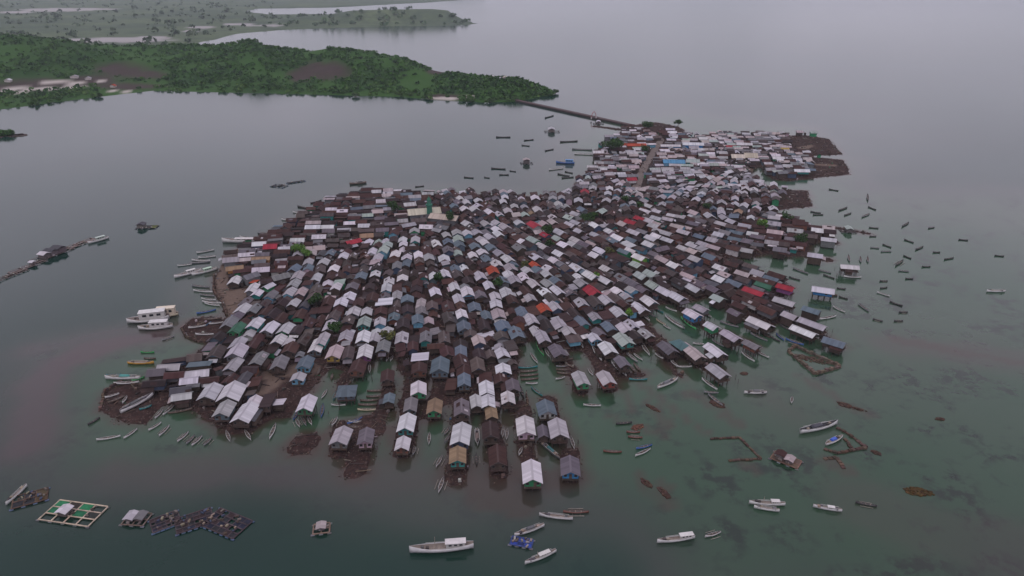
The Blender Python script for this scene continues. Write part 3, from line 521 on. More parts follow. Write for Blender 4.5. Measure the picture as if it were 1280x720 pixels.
ORI = [(270,490,-.65,1),(300,430,-.7,1),(330,400,-.7,.8),(300,330,-1,.1),(326,320,-1,.05),(293,347,-.6,.9),(205,460,-1,.05),(240,466,-1,.1),(215,490,-1,.15),(390,430,-.45,1),(440,440,-.35,1),(420,350,-.5,1),(385,325,-.6,1),(400,285,-1,.02),(440,270,-1,.02),(470,280,-1,.05),(460,250,-1,.05),(370,300,-1,.03),(470,310,-.5,1),(500,300,-.2,1),
 (505,350,-.1,1),(510,530,-.15,1),(426,542,-.4,1),(457,542,-.2,1),(550,450,-.03,1),(575,540,-.08,1),(610,480,.08,1),(660,530,.1,1),(700,530,.3,1),(712,575,.12,1),(665,590,.12,1),(620,560,.15,1),(556,342,.35,1),(600,345,.55,1),(620,375,.3,1),(640,345,.7,1),(664,397,.6,1),(680,420,.6,1),(725,470,.55,1),(758,470,.6,1),(700,400,.8,1),(760,433,.75,1),(745,390,.9,1),(725,375,.9,1),(790,400,1,.95),(835,433,1,.8),(897,460,1,.8),(870,440,1,.8),
 (600,260,1,.7),(570,295,.4,1),(625,285,1,.8),(650,300,1,.6),(690,310,1,.55),(744,317,1,.5),(690,360,.9,.8),(760,345,1,.6),(800,310,1,.4),(800,270,1,.35),(860,310,1,.42),(870,360,1,.55),(865,390,1,.5),(950,400,1,.45),(1010,405,1,.4),(900,290,1,.25),(940,290,1,.15),(970,290,1,.12),(1030,290,1,.1),(1062,331,1,.08),(1029,359,1,.15),(940,360,1,.35),(1040,425,1,.3),
 (830,245,-.8,.8),(850,240,-.9,.7),(905,250,.1,1),(930,258,-.5,.8),(945,235,.1,1),(760,238,.05,1),(690,246,.1,1),(720,250,.1,1),(640,246,.2,1),(580,250,.6,1),(780,245,-.8,.9),(750,262,-1,.6),(900,180,1,.02),(860,180,1,.02),(840,205,1,.03),(960,190,1,.02),(765,210,1,0),(790,200,1,-.02),(815,215,1,0),(720,265,1,.3),(743,290,1,.45),(810,262,1,.3),(840,270,1,.2),(530,264,-1,.1),(556,271,1,.1)]
OC = np.array([(o[0], o[1]) for o in ORI], float); OA = []
for x, y, a_, b_ in ORI:
    p0 = g(x, y, 4.5); p1 = g(x+a_*2, y+b_*2, 4.5); OA.append(math.atan2(p1[1]-p0[1], p1[0]-p0[0]))
OA = np.array(OA); ISC = g(620, 330)
def heading(x, y, X, Y):                  # angle of the front end (ridge direction, pointing to the near or outer side)
    d2 = (OC[:, 0]-x)**2+((OC[:, 1]-y)*1.4)**2; w = 1/(d2+150)**1.6
    an = .5*math.atan2((w*np.sin(2*OA)).sum(), (w*np.cos(2*OA)).sum())
    if math.sin(an)*-1+.6*math.cos(an)*(1 if X > ISC[0] else -1) < 0: an += math.pi
    return an
class House: pass
HOUSES = []
def new_house(x, y, code, w=None, l_=None, wall=None, label=None, lm=None, form='gable', hand=True):
    h = House(); h.px, h.py = x, y; h.code = code; h.X, h.Y = g(x, y, 4.6); h.hand = hand
    far = max(0, (260-y)/100.)
    h.w = w or random.uniform(4.1, 5.2); h.l = l_ or random.uniform(5.4, 7.8); h.an = heading(x, y, h.X, h.Y)+R(random.uniform(-3, 3))
    h.form = form; h.label = label; h.lm = lm; h.wall = wall
    return h
def corners(h, k=1.0):
    c, s = math.cos(h.an), math.sin(h.an); P = []
    for a_, b_ in ((-1,-1),(1,-1),(1,1),(-1,1)):
        u, v = a_*h.l/2*k, b_*h.w/2*k; P.append((h.X+u*c-v*s, h.Y+u*s+v*c))
    return P
def overlap(a_, b_, k):
    if (a_.X-b_.X)**2+(a_.Y-b_.Y)**2 > ((a_.l+b_.l)*.72)**2: return False
    A, B = corners(a_, k), corners(b_, k)
    for h in (a_, b_):
        for an in (h.an, h.an+math.pi/2):
            dx, dy = math.cos(an), math.sin(an); p_ = [q[0]*dx+q[1]*dy for q in A]; r_ = [q[0]*dx+q[1]*dy for q in B]
            if max(p_) < min(r_) or max(r_) < min(p_): return False
    return True
CELL = {}
def near(h):
    i, j = int(h.X//12), int(h.Y//12)
    for a_ in (-1, 0, 1, ) if h.l < 12 else (-2, -1, 0, 1, 2):
        for b_ in (-1, 0, 1) if h.l < 12 else (-2, -1, 0, 1, 2):
            for q in CELL.get((i+a_, j+b_), ()): yield q
def accept(h): HOUSES.append(h); CELL.setdefault((int(h.X//12), int(h.Y//12)), []).append(h)
for q in LM:
    x, y, code, w_, l_, wall, lm, lab = q[:8]
    if wall in ('wood',) and len(q) < 9 and False: pass
    accept(new_house(x, y, code, w_*.91, l_*.93, wall, lab, lm, q[8] if len(q) > 8 else 'gable'))
for code in ('w', 'b', 't', 'p', 'v', 'l', 'g', 'n', 'R', 'o', 'B', 'd', 'r'):
    v = [int(q) for q in ROOFS[code].split()]
    for x, y in zip(v[::2], v[1::2]):
        h = new_house(x, y, code)
        for k in (1.0, .85, .7, .55):
            t = new_house(x, y, code, h.w*max(k, .75), h.l*k); t.an = h.an; t.form = 'gable' if k > .6 else 'flat'
            if not any(overlap(t, q, .84) for q in near(t)): accept(t); break
n_hand = len(HOUSES)
# fill the rows between them: neighbours along and across the rows
ROAD = pxpoly([(790,160),(812,166),(824,172),(826,177),(820,187),(808,206),(800,222),(794,240)])
NOBUILD = [pxpoly([(985,170),(1036,174),(1053,193),(985,194)]), pxpoly([(1012,198),(1054,200),(1063,217),(1012,222)]), pxpoly([(976,240),(1008,240),(1014,257),(976,259)]), pxpoly([(330,455),(390,452),(395,475),(350,515),(325,500)]), pxpoly([(125,478),(200,482),(200,530),(125,530)]), pxpoly([(225,397),(285,395),(285,430),(225,428)]),
  pxpoly([(262,340),(283,322),(283,345),(300,362),(315,368),(312,380),(285,390),(270,365)]), pxpoly([(250,498),(345,515),(310,545),(260,535)]), pxpoly([(790,152),(858,150),(860,168),(825,168),(800,166)]), pxpoly([(700,258),(760,262),(750,282),(715,283)])]
D_FREE = sdf_line(ROAD, 4.2, gp)
for P in NOBUILD: D_FREE = np.minimum(D_FREE, sdf_poly(P, gp))
D_FREE = D_FREE.reshape(GX.shape)
def fill_code(px=0, py=300):
    if py < 238: return random.choices('rkvbgdlpwt', (30, 8, 7, 4, 8, 1, 20, 14, 8, 2))[0]
    return random.choices('rkvbgdlpwt', (60, 24, 5, 2.5, 4, 2.5, 3, 2.5, .4, .4))[0]
MAINW = pxpoly(MAIN)
def try_fill(X, Y, w, l_, gap_ok=.86, margin=-2.4):
    px, py = pix(X, Y, 4.6); 
    if look(D_MAIN, X, Y) > margin or look(D_FREE, X, Y) < 0: return None
    h = new_house(px, py, fill_code(px, py), w, l_, hand=False); h.X, h.Y = X, Y; h.an += R(random.gauss(0, 4))+(math.pi/2 if random.random() < .1 else 0); h.form = 'flat' if random.random() < (.2 if w > 3.7 else .6) else 'gable'
    if any(overlap(h, q, gap_ok) for q in near(h)): return None
    accept(h); return h
qu = list(HOUSES); random.shuffle(qu)
while qu:
    h = qu.pop(0)
    for k in (0, 2, 1, 3):
        w, l_ = random.uniform(3.5, 5.2), random.uniform(4.4, 8.2); an = h.an+k*math.pi/2
        d = (h.l+l_)/2-.2 if k in (0, 2) else (h.w+w)/2+(.1 if random.random() < .7 else 1.2)
        t = try_fill(h.X+math.cos(an)*d, h.Y+math.sin(an)*d, w, l_)
        if t: qu.append(t)
lo, hi = MAINW.min(0), MAINW.max(0)
for k in range(14000):
    big_ = k < 3000; X, Y = random.uniform(lo[0], hi[0]), random.uniform(lo[1], hi[1])
    try_fill(X, Y, random.uniform(3.8, 4.8) if big_ else random.uniform(1.8, 3.2), random.uniform(4.6, 6.4) if big_ else random.uniform(2.2, 4.2), .9)
print('houses', n_hand, len(HOUSES))
# ------------------------------------------------------------------ building a house
def roof_slab(mb, W, Lh, ze, zr, t, th=.1, sides=(-1, 1)):
    for s in sides:
        sl = math.hypot(W/2, zr-ze); u0 = random.uniform(0, 200)
        P = [(0, -Lh/2, zr), (0, Lh/2, zr), (s*W/2, Lh/2, ze), (s*W/2, -Lh/2, ze)]; P += [(x, y, z-th) for x, y, z in P]
        T = (0, 1, 2, 3) if s < 0 else (3, 2, 1, 0); uvt = {0: (u0, 0), 1: (u0+Lh, 0), 2: (u0+Lh, sl), 3: (u0, sl)}
        F = [T, tuple(4+q for q in T[::-1]), (0, 3, 7, 4), (1, 5, 6, 2), (2, 6, 7, 3)]
        mb.add(P, F, t, 0, [[uvt[q % 4] for q in f] for f in F])
def hip_slab(mb, W, Lh, ze, zr, t):
    r = max(.3, Lh/2-W/2); u0 = random.uniform(0, 200); sl = math.hypot(W/2, zr-ze)
    P = [(-W/2, -Lh/2, ze), (W/2, -Lh/2, ze), (W/2, Lh/2, ze), (-W/2, Lh/2, ze), (0, -r, zr), (0, r, zr)]
    F = [(0, 1, 4), (1, 2, 5, 4), (2, 3, 5), (3, 0, 4, 5), (3, 2, 1, 0)]
    U = [[(u0, sl), (u0+W, sl), (u0+W/2, 0)], [(u0, sl), (u0+Lh, sl), (u0+Lh-1, 0), (u0+1, 0)], [(u0, sl), (u0+W, sl), (u0+W/2, 0)], [(u0, sl), (u0+Lh, sl), (u0+Lh-1, 0), (u0+1, 0)], [(0, 0)]*4]
    mb.add(P, F, t, 0, U)
def flat_slab(mb, W, Lh, ze, rise, t, th=.1):
    u0 = random.uniform(0, 200); P = [(-W/2, -Lh/2, ze), (W/2, -Lh/2, ze+rise), (W/2, Lh/2, ze+rise), (-W/2, Lh/2, ze)]; P += [(x, y, z-th) for x, y, z in P]
    F = [(0, 1, 2, 3), (7, 6, 5, 4), (0, 4, 5, 1), (1, 5, 6, 2), (2, 6, 7, 3), (3, 7, 4, 0)]
    uv_ = {0: (u0, W), 1: (u0, 0), 2: (u0+Lh, 0), 3: (u0+Lh, W)}
    mb.add(P, F, t, 0, [[uv_[q % 4] for q in f] for f in F])
def patch_sheet(mb, h, q):
    s, y0, x0, dy, dx, t = q; zr = h.ze+h.rise; y1 = min(.98, y0+dy); x1 = min(1.02, x0+dx); P = []; u0 = random.uniform(0, 99)
    for fx_, fy_ in ((x0, y0), (x1, y0), (x1, y1), (x0, y1)): P.append((s*fx_*h.w/2, (fy_-.5)*h.l, zr-h.rise*fx_+.045))
    P += [(x, y, z-.03) for x, y, z in P]; F = [(0, 1, 2, 3), (7, 6, 5, 4), (0, 4, 5, 1), (1, 5, 6, 2), (2, 6, 7, 3), (3, 7, 4, 0)]
    if s < 0: F = [f[::-1] for f in F]
    uv_ = {0: (u0, 0), 1: (u0, h.w/2*dx), 2: (u0+h.l*dy, h.w/2*dx), 3: (u0+h.l*dy, 0)}
    mb.add(P, F, t, 0, [[uv_[k % 4] for k in f] for f in F])
def lean_to(mb, h, q, walls=False):
    k, off, dep, frac, drop, t = q; ww, wl = h.w-.6, h.l-.6; z = h.ze-.12-drop*.5; u0 = random.uniform(0, 99)
    if k < 2:
        s = -1 if k == 0 else 1; L_ = h.l*frac; y0 = off*h.l; x0, x1 = s*ww/2, s*(ww/2+dep)
        P = [(x0, y0-L_/2, z), (x1, y0-L_/2, z-.35*dep), (x1, y0+L_/2, z-.35*dep), (x0, y0+L_/2, z)]
    else:
        L_ = h.w*min(1, frac+.2); s = -1; y0 = -wl/2; P = [(-L_/2, y0, z), (-L_/2, y0-dep, z-.3*dep), (L_/2, y0-dep, z-.3*dep), (L_/2, y0, z)]
    if walls:
        (ax, ay, az), (bx, by, bz) = P[1], P[2]; zb = max(.2, h.st-.6)
        mb.box(((P[0][0]+P[1][0]+P[2][0]+P[3][0])/4, (P[0][1]+P[1][1]+P[2][1]+P[3][1])/4, (zb+P[1][2])/2-.08), ((dep if k < 2 else L_)*.86, (L_ if k < 2 else dep)*.86, P[1][2]-zb-.1), tint(WALLS['wood'], .3)); return
    P += [(x, y, zz-.06) for x, y, zz in P]; F = [(0, 1, 2, 3), (7, 6, 5, 4), (0, 4, 5, 1), (1, 5, 6, 2), (2, 6, 7, 3), (3, 7, 4, 0)]
    if k == 1: F = [f for f in F]
    uv_ = {0: (u0, 0), 1: (u0, dep), 2: (u0+L_, dep), 3: (u0+L_, 0)}; mb.add(P, F, t, 0, [[uv_[i % 4] for i in f] for f in F])
def wall_block(mb, w, l_, z0, z1, zr, t, gable):
    P = [(-w/2, -l_/2, z0), (w/2, -l_/2, z0), (w/2, l_/2, z0), (-w/2, l_/2, z0), (-w/2, -l_/2, z1), (w/2, -l_/2, z1), (w/2, l_/2, z1), (-w/2, l_/2, z1)]
    if gable:
        P += [(0, -l_/2, zr), (0, l_/2, zr)]; F = [(0, 3, 2, 1), (0, 1, 5, 8, 4), (2, 3, 7, 9, 6), (1, 2, 6, 5), (3, 0, 4, 7)]
    else: F = [(0, 3, 2, 1), (4, 5, 6, 7), (0, 1, 5, 4), (1, 2, 6, 5), (2, 3, 7, 6), (3, 0, 4, 7)]
    mb.add(P, F, t, 0)
def stilts(mb, w, l_, z0, z1, t):
    for i in range(3):
        for j in range(4): mb.box((-w/2+.15+(w-.3)*i/2, -l_/2+.15+(l_-.3)*j/3, (z0+z1)/2), (.2, .2, z1-z0), t)
def house_dims(h):
    h.d = look(D_ISL, h.X, h.Y); h.wet = h.d > -.5; h.gz = ground_z(h.X, h.Y) if not h.wet else -1.3
    base = .45; small = h.l < 5 or h.w < 3.8
    h.st = base+(1.5 if h.wet else random.uniform(.9, 1.6)) if not small else base+random.uniform(.3, .9)
    h.ze = h.st+random.uniform(1.5, 2.1); big = h.l > 12
    if big: h.st = .7; h.ze = 4.4
    h.rise = h.w/2*random.uniform(.46, .6) if not big else h.w/2*.4
    if h.form == 'flat': h.rise = .45
    rust = {'w': random.choice((.05, .2, .35, .55)), 'l': random.uniform(.1, .55), 'r': .6, 'k': .5, 'v': .35, 'b': .25, 'g': .45}.get(h.code, .2)
    if h.lm: rust = min(rust, .2)
    pc_ = PAL[h.code]
    if h.code in 'rk' and not h.lm: pc_ = random.choice((pc_, pc_, pc_, (.062,.031,.027), (.028,.02,.021), (.06,.047,.046), (.055,.026,.026), (.036,.024,.026), (.085,.065,.063)))
    if h.code in 'wl' and not h.lm: q_ = random.uniform(.72, 1.06); pc_ = tuple(a_*q_ for a_ in pc_)
    h.t = tint(pc_, .12, rust)
    h.patch = []
    if h.form == 'gable' and random.random() < (.5 if h.code in 'rkvgd' else .22) and not h.lm:
        for _ in range(random.choice((1, 1, 2, 3))):
            h.patch.append((random.choice((-1, 1)), random.uniform(.1, .75), random.uniform(.05, .45), random.uniform(.8, 2.2)/h.l, random.uniform(.25, .5), tint(PAL[random.choice('lpgrkvrk')], .15, random.uniform(0, .6))))
    if h.wall: wc = WALLS[h.wall]
    else:
        k = random.choices(('wood', 'grey', 'slate', 'teal', 'green', 'sky', 'pink', 'brick', 'navy', 'white'), (60, 10, 7, 3, 2.5, 2.5, 2, 6, 4, 3))[0]; wc = WALLS[k]
    h.wt = tint(wc, .12); h.gt = tint(random.choice((WALLS['grey'], WALLS['wood'], WALLS['navy'], WALLS['slate'], wc)), .15) if not h.wall else tint(tuple(.6*a_+.4*b_ for a_, b_ in zip(wc, WALLS['grey'])), .1)
    h.woodt = tint(WALLS['wood'], .2); h.lean = []
    if not h.lm or (h.wall == 'wood' and h.l < 11):
        for k in range(3):                # lean-to roofs against the sides and the front: side, offset along it, depth, width, drop, tint
            if random.random() < ((.3, .3, .28)[k] if not h.lm else (.25, .25, 0)[k]): h.lean.append((k, random.uniform(-.25, .25), random.uniform(1.0, 2.0), random.uniform(.35, .75), random.uniform(.05, .5), tint(PAL[random.choice('rkrkrkvgldpw')], .15, random.uniform(.2, .7))))
for h in HOUSES: house_dims(h)
# the three hundred that show largest are things with parts; the rest is one mass
def show(h):
    d = math.hypot(h.X, h.Y); return h.w*h.l/(d*d)*(1.6 if h.lm else 1.0)
inview = [h for h in HOUSES]
order = sorted(inview, key=lambda h: (0 if h.label else 1, -show(h)))
INDIV = order[:300]; REST = order[300:]; RANK = {id(h): i for i, h in enumerate(sorted(INDIV, key=lambda h: -show(h)))}
# labels: colour, rank and bearing from a landmark that can be found
LANDMARKS = [(h.px, h.py, h.lm) for h in HOUSES if h.lm]
DIRS = ['right', 'lower right', 'below', 'lower left', 'left', 'upper left', 'above', 'upper right']
ORD = ['', 'second ', 'third ', 'fourth ', 'fifth ', 'sixth ', 'seventh ', 'eighth ', 'ninth ', 'tenth ']+['%dth ' % k for k in range(11, 60)]
def octant(dx, dy): return int(((math.degrees(math.atan2(dy, dx))+22.5) % 360)//45)
def auto_labels(items, pool, fmt):        # items, pool: objects with px, py, desc; sets .label
    for it in items:
        L_ = min(LANDMARKS, key=lambda q: math.hypot(q[0]-it.px, (q[1]-it.py)*1.3)+(1e6 if math.hypot(q[0]-it.px, q[1]-it.py) < 3 else 0))
        oc = octant(it.px-L_[0], it.py-L_[1]); d0 = math.hypot(it.px-L_[0], it.py-L_[1])
        rk = sum(1 for q in pool if q is not it and q.desc == it.desc and octant(q.px-L_[0], q.py-L_[1]) == oc and 0 < math.hypot(q.px-L_[0], q.py-L_[1]) < d0)
        where = {'above': 'above', 'below': 'below'}.get(DIRS[oc], 'to the '+DIRS[oc]+' of'); q = L_[2]; it.label = fmt % (it.desc, ORD[rk]+'nearest '+where+' '+q)
        if len(it.label.replace(',', '').split()) > 16: it.label = (fmt.replace(' tin', '') % (it.desc, ORD[rk]+'nearest '+where.replace('to the ', '').replace(' of', ' of')+' '+q))
for h in HOUSES: h.desc = CNAME[h.code]
auto_labels([h for h in INDIV if not h.label], HOUSES, '%s tin roof, %s')
DOOR = MB(); DOOR.box((0, 0, .72), (.75, .08, 1.44), (.09, .065, .055, 1)); ME_DOOR = DOOR.mesh('door', [M_WOOD])
WIN = MB(); WIN.box((0, 0, 0), (.85, .07, .8), (.12, .1, .09, 1)); ME_WIN = WIN.mesh('window', [M_WALL])
M_GLASS, n, l, p = newmat('dark_glass', .15, .5); p.inputs['Base Color'].default_value = (.02, .022, .025, 1)
PANE = MB(); PANE.box((0, 0, 0), (.68, .03, .62)); ME_PANE = PANE.mesh('pane', [M_GLASS])
def make_house(h, rank):
    root = empty('stilt_house', (h.X, h.Y, 0), h.an+math.pi/2)          # local -y is the front
    tag(root, h.label, 'house', 'tin-roofed houses of the island village')
    ww, wl = h.w-1.0, h.l-1.5; zr = h.ze+h.rise
    mb = MB(); stilts(mb, ww, wl, max(-1.2, h.gz-.3), h.st, h.woodt); o = mb.build('stilts', M_WOOD, root); o['kind'] = 'stuff'
    mb = MB(); mb.box((0, -.25, h.st+.07), (ww+.3, wl+.9, .14), h.woodt); mb.build('floor_deck', M_WOOD, root)
    mb = MB(); slope = h.rise/(h.w/2); wz = h.ze+slope*(h.w-ww)/2-.14
    wall_block(mb, ww, wl, h.st+.14, wz, zr-.16, h.wt, h.form == 'gable'); mb.build('wall', M_WALL, root)
    mb = MB()
    if h.form == 'gable': roof_slab(mb, h.w, h.l, h.ze, zr, h.t)
    elif h.form == 'hip': hip_slab(mb, h.w, h.l, h.ze, zr, h.t)
    else: flat_slab(mb, h.w, h.l, h.ze+.1, h.rise, h.t)
    rf_ = mb.build('roof', M_ROOF, root)
    for q in h.patch: mb = MB(); patch_sheet(mb, h, q); mb.build('patch_sheet', M_ROOF, rf_)
    for q in h.lean:
        mb = MB(); lean_to(mb, h, q); lo_ = mb.build('lean_to_roof', M_ROOF, root)
        if q[0] < 2: mb = MB(); lean_to(mb, h, q, True); mb.build('lean_to_wall', M_WALL, root)
    if h.form == 'gable':
        k = 1.25 if h.code in 'vbdgrk' else .9
        rc = tuple(min(.62, q*k+(.018 if k > 1 else 0)) for q in h.t[:3])+(.1,)
        mb = MB(); th = .05
        P = [(-.28, -h.l/2-.02, zr-.28*slope+th), (0, -h.l/2-.02, zr+th), (.28, -h.l/2-.02, zr-.28*slope+th), (-.28, h.l/2+.02, zr-.28*slope+th), (0, h.l/2+.02, zr+th), (.28, h.l/2+.02, zr-.28*slope+th)]
        P2 = [(x, y, z-.04) for x, y, z in P]
        mb.add(P+P2, [(0, 1, 4, 3), (1, 2, 5, 4), (6, 9, 10, 7), (7, 10, 11, 8), (0, 6, 7, 1), (1, 7, 8, 2), (3, 4, 10, 9), (4, 5, 11, 10), (0, 3, 9, 6), (2, 8, 11, 5)], rc); mb.build('ridge_cap', M_ROOF, rf_)
        # the gable panel, recessed under the verge, in its own colour
        mb = MB(); y0 = -wl/2-.06; mb.add([(-ww/2, y0, wz), (ww/2, y0, wz), (0, y0, zr-.17), (-ww/2, y0+.05, wz), (ww/2, y0+.05, wz), (0, y0+.05, zr-.17)], [(0, 1, 2), (5, 4, 3), (0, 3, 4, 1), (1, 4, 5, 2), (2, 5, 3, 0)], h.gt); mb.build('gable', M_WALL, root)
        if rank < 150:
            mb = MB(); vt = tuple(min(.6, q*.9+.03) for q in h.t[:3])+(1,)
            for s in (-1, 1): mb.bar((0, -h.l/2-.03, zr-.08), (s*h.w/2, -h.l/2-.03, h.ze-.08), .09, vt)
            mb.build('barge_board', M_WALL, rf_)
    if rank < 110 and h.w > 3.7:
        d = put('door', ME_DOOR, root); d.location = (random.choice((-.25, 0, .25))*ww*.6, -wl/2-.05, h.st+.14)
        for s in (-1, 1):
            wdw = put('window', ME_WIN, root); wdw.location = (s*ww*.33, -wl/2-.04, h.st+1.1); q = put('pane', ME_PANE, wdw); q.location = (0, -.03, 0)
        for s in (-1, 1):
            wdw = put('window', ME_WIN, root); wdw.location = (s*(ww/2+.03), -wl*.2, h.st+1.1); wdw.rotation_euler = (0, 0, s*R(90)); q = put('pane', ME_PANE, wdw); q.location = (0, -.03, 0)
        if h.wet:
            mb = MB()                                                     # porch rail at the front
            for s in (-1, 1): mb.box((s*(ww/2+.05), -wl/2-.62, h.st+.5), (.08, .08, .8), h.woodt)
            mb.box((0, -wl/2-.62, h.st+.88), (ww, .06, .07), h.woodt); mb.build('porch_rail', M_WOOD, root)
    return root
for h in INDIV: make_house(h, RANK[id(h)])
mb = MB()
for h in REST:
    mb.M = Matrix.Translation((h.X, h.Y, 0)) @ Matrix.Rotation(h.an+math.pi/2, 4, 'Z'); ww, wl = h.w-.9, h.l-1.0; zr = h.ze+h.rise
    if h.form == 'gable': roof_slab(mb, h.w, h.l, h.ze, zr, h.t)
    elif h.form == 'hip': hip_slab(mb, h.w, h.l, h.ze, zr, h.t)
    else: flat_slab(mb, h.w, h.l, h.ze+.1, h.rise, h.t)
    for q in h.patch: patch_sheet(mb, h, q)
    for q in h.lean: lean_to(mb, h, q)
    slope = h.rise/(h.w/2); nf = len(mb.f); wall_block(mb, ww, wl, min(h.st, .6) if not h.wet else .5, h.ze+slope*(h.w-ww)/2-.14, zr-.16, h.wt, h.form == 'gable'); mb.m[nf:] = [1]*(len(mb.f)-nf)
    for sx in (-1, 1):
        for sy in (-1, 0, 1): mb.box((sx*(ww/2-.1), sy*(wl/2-.1), -.2), (.22, .22, 1.6), h.woodt, 1)
o = mb.build('village_houses', [M_ROOF, M_WALL]); tag(o, 'dense mass of small tin-roofed houses in the farther part of the island village', 'houses', kind='stuff')
# ================================================================== BOATS
COLS = {'white': (.5,.49,.49), 'dark': (.06,.056,.058), 'wooden': (.11,.075,.06), 'teal': (.04,.21,.22), 'green': (.05,.33,.10), 'blue': (.05,.12,.33), 'orange': (.42,.22,.04), 'red-brown': (.17,.07,.055), 'cream': (.5,.43,.31), 'grey': (.2,.2,.21)}
def hull(Lh, B, D, sheer, col, inner, pw=2.0, ns=11, stern=0.0):
    mb = MB(); st = []
    for i in range(ns):
        t = i/(ns-1); x = (t-.5)*Lh; s = abs(2*t-1)**pw
        if t > .5: s *= (1-stern)
        b = max(.04, B/2*(1-s)); z = D+sheer*(2*t-1)**2*(1.3 if t < .5 else .8); kz = -.35*D+.5*sheer*max(0, abs(2*t-1)-.6)**1.5
        st.append((x, b, z, kz))
    P = []
    for x, b, z, kz in st: P += [(x, -b, z), (x, -b*.8, (z+kz)*.45), (x, 0, kz), (x, b*.8, (z+kz)*.45), (x, b, z), (x, b*.82, z), (x, b*.7, z-.45*D), (x, -b*.7, z-.45*D), (x, -b*.82, z)]
    k = 9; fo, fi = [], []
    for i in range(ns-1):
        for j in range(k):
            f = (i*k+j, i*k+(j+1) % k, (i+1)*k+(j+1) % k, (i+1)*k+j)[::-1]
            (fi if j in (5, 6, 7) else fo).append(f)
    fo += [tuple(range(k)), tuple((ns-1)*k+j for j in range(k-1, -1, -1))]
    mb.add(P, fo, col); n0 = len(mb.v); mb.add(P, fi, inner); return mb
BOATS = []
PROTO = {}
def canoe_proto(colname, outr):
    key = (colname, outr)
    if key in PROTO: return PROTO[key]
    c = tint(COLS[colname], .05); inner = (.07, .055, .05, 1) if colname != 'dark' else (.05, .045, .045, 1)
    parts = [('hull', hull(8, 1.15, .55, .35, c, inner).mesh('hull', [M_HULL], True))]
    mb = MB()
    for x in (-1.9, -.2, 1.6): mb.box((x, 0, .5), (.3, .8, .06), (.2, .16, .13, 1))
    for i, x in enumerate((-1.9, -.2, 1.6)): m_ = MB(); m_.box((x, 0, .5), (.3, .78, .06), (.2, .16, .13, 1)); parts.append(('thwart', m_.mesh('thwart', [M_WOOD])))
    if outr:
        for x in (-1.2, 1.2): m_ = MB(); m_.bar((x, -1.5, .42), (x, 1.5, .42), .05, (.14, .12, .1, 1)); parts.append(('outrigger_arm', m_.mesh('outrigger_arm', [M_WOOD])))
        for s in (-1, 1): m_ = MB(); m_.bar((-2.4, s*1.48, .2), (2.4, s*1.48, .2), .09, (.26, .23, .2, 1)); parts.append(('outrigger_float', m_.mesh('outrigger_float', [M_WOOD])))
    PROTO[key] = parts; return parts
class It: pass
CANOES = []
def place(p0, p1, z=0.0):
    a_, b_ = g(*p0), g(*p1); X, Y = (a_[0]+b_[0])/2, (a_[1]+b_[1])/2
    return X, Y, math.atan2(b_[1]-a_[1], b_[0]-a_[0]), math.hypot(b_[0]-a_[0], b_[1]-a_[1])
def zat(X, Y): return max(.02, ground_z(X, Y)+.25) if look(D_ISL, X, Y) < .4 else .02
def canoe(p0, p1, col, outr=False, label=None, where='moored'):
    X, Y, an, ln = place(p0, p1); ln = min(max(ln, 3.5), 16)
    r = empty('canoe', (X, Y, zat(X, Y)), an); s = ln/8; r.scale = (s, min(1.35, max(.75, s**.6))*(.8 if col == 'dark' else 1), min(1.3, max(.8, s**.5)))
    for nm, me in canoe_proto(col, outr): put(nm, me, r)
    it = It(); it.px, it.py = (p0[0]+p1[0])/2, (p0[1]+p1[1])/2; it.desc = col+(' outrigger canoe' if outr else ' canoe'); it.o = r; it.label = label; CANOES.append(it)
    return r
def ship(p0, p1, col, label, beam=.2, cabin=(.55, .3, 1.6), cabcol=(.45,.43,.42), mast=True, tarp=None, deck=(.2,.16,.14), cat='boat'):
    X, Y, an, ln = place(p0, p1); B = ln*beam; D = max(.7, ln*.085)
    r = empty('wooden_boat', (X, Y, zat(X, Y)), an); tag(r, label, cat)
    hull(ln, B, D, ln*.045, tint(COLS[col], .04), tint(deck, .1), 2.2, 13, .35).build('hull', M_HULL, r, True)
    mb = MB(); mb.box((ln*.05, 0, D*.72), (ln*.62, B*.6, .06), tint(deck, .1)); mb.build('deck', M_WOOD, r)
    if cabin:
        cx_, cl_, ch_ = cabin; mb = MB(); x = (cx_-.5)*ln+ln*.12; mb.box((x, 0, D*.75+ch_/2), (ln*cl_, B*.55, ch_), tint(cabcol, .06)); cb_ = mb.build('cabin', M_HULL, r)
        mb = MB(); mb.box((x, 0, D*.75+ch_+.05), (ln*cl_+.4, B*.55+.4, .1), tint(tuple(min(.6, q*1.15) for q in cabcol), .05)); mb.build('cabin_roof', M_HULL, cb_)
        for s in (-1, 1):
            for k in range(3): mb = MB(); mb.box((x+(k-1)*ln*cl_*.28, s*(B*.275+.01), D*.75+ch_*.62), (ln*cl_*.16, .04, ch_*.3), (.02, .02, .025, 1)); mb.build('window', M_GLASS, cb_)
    if mast: mb = MB(); mb.bar((-ln*.1, 0, D*.6), (-ln*.1, 0, D+ln*.2), .08, (.3, .26, .22, 1), n=6, r2=.04); mb.build('mast', M_WOOD, r)
    if tarp: mb = MB(); mb.box((ln*.05, 0, D+.35), (ln*.3, B*.75, .5), tint(tarp, .05), top=.75); mb.build('tarpaulin', M_HULL, r)
    for i, x in enumerate((-.22, -.3, .3)):
        mb = MB(); mb.box((x*ln, random.uniform(-.15, .15)*B, D*.75+.25), (.7, .6, .5), tint(random.choice([(.06,.05,.05), (.1,.09,.1), (.25,.2,.16)]), .2)); mb.build('crate', M_WOOD, r)
    for s in (-1, 1): mb = MB(); mb.bar((-ln*.25, s*B*.46, D+.25), (ln*.38, s*B*.42, D+.35), .05, (.4, .38, .36, 1)); mb.build('rail', M_HULL, r)
    return r
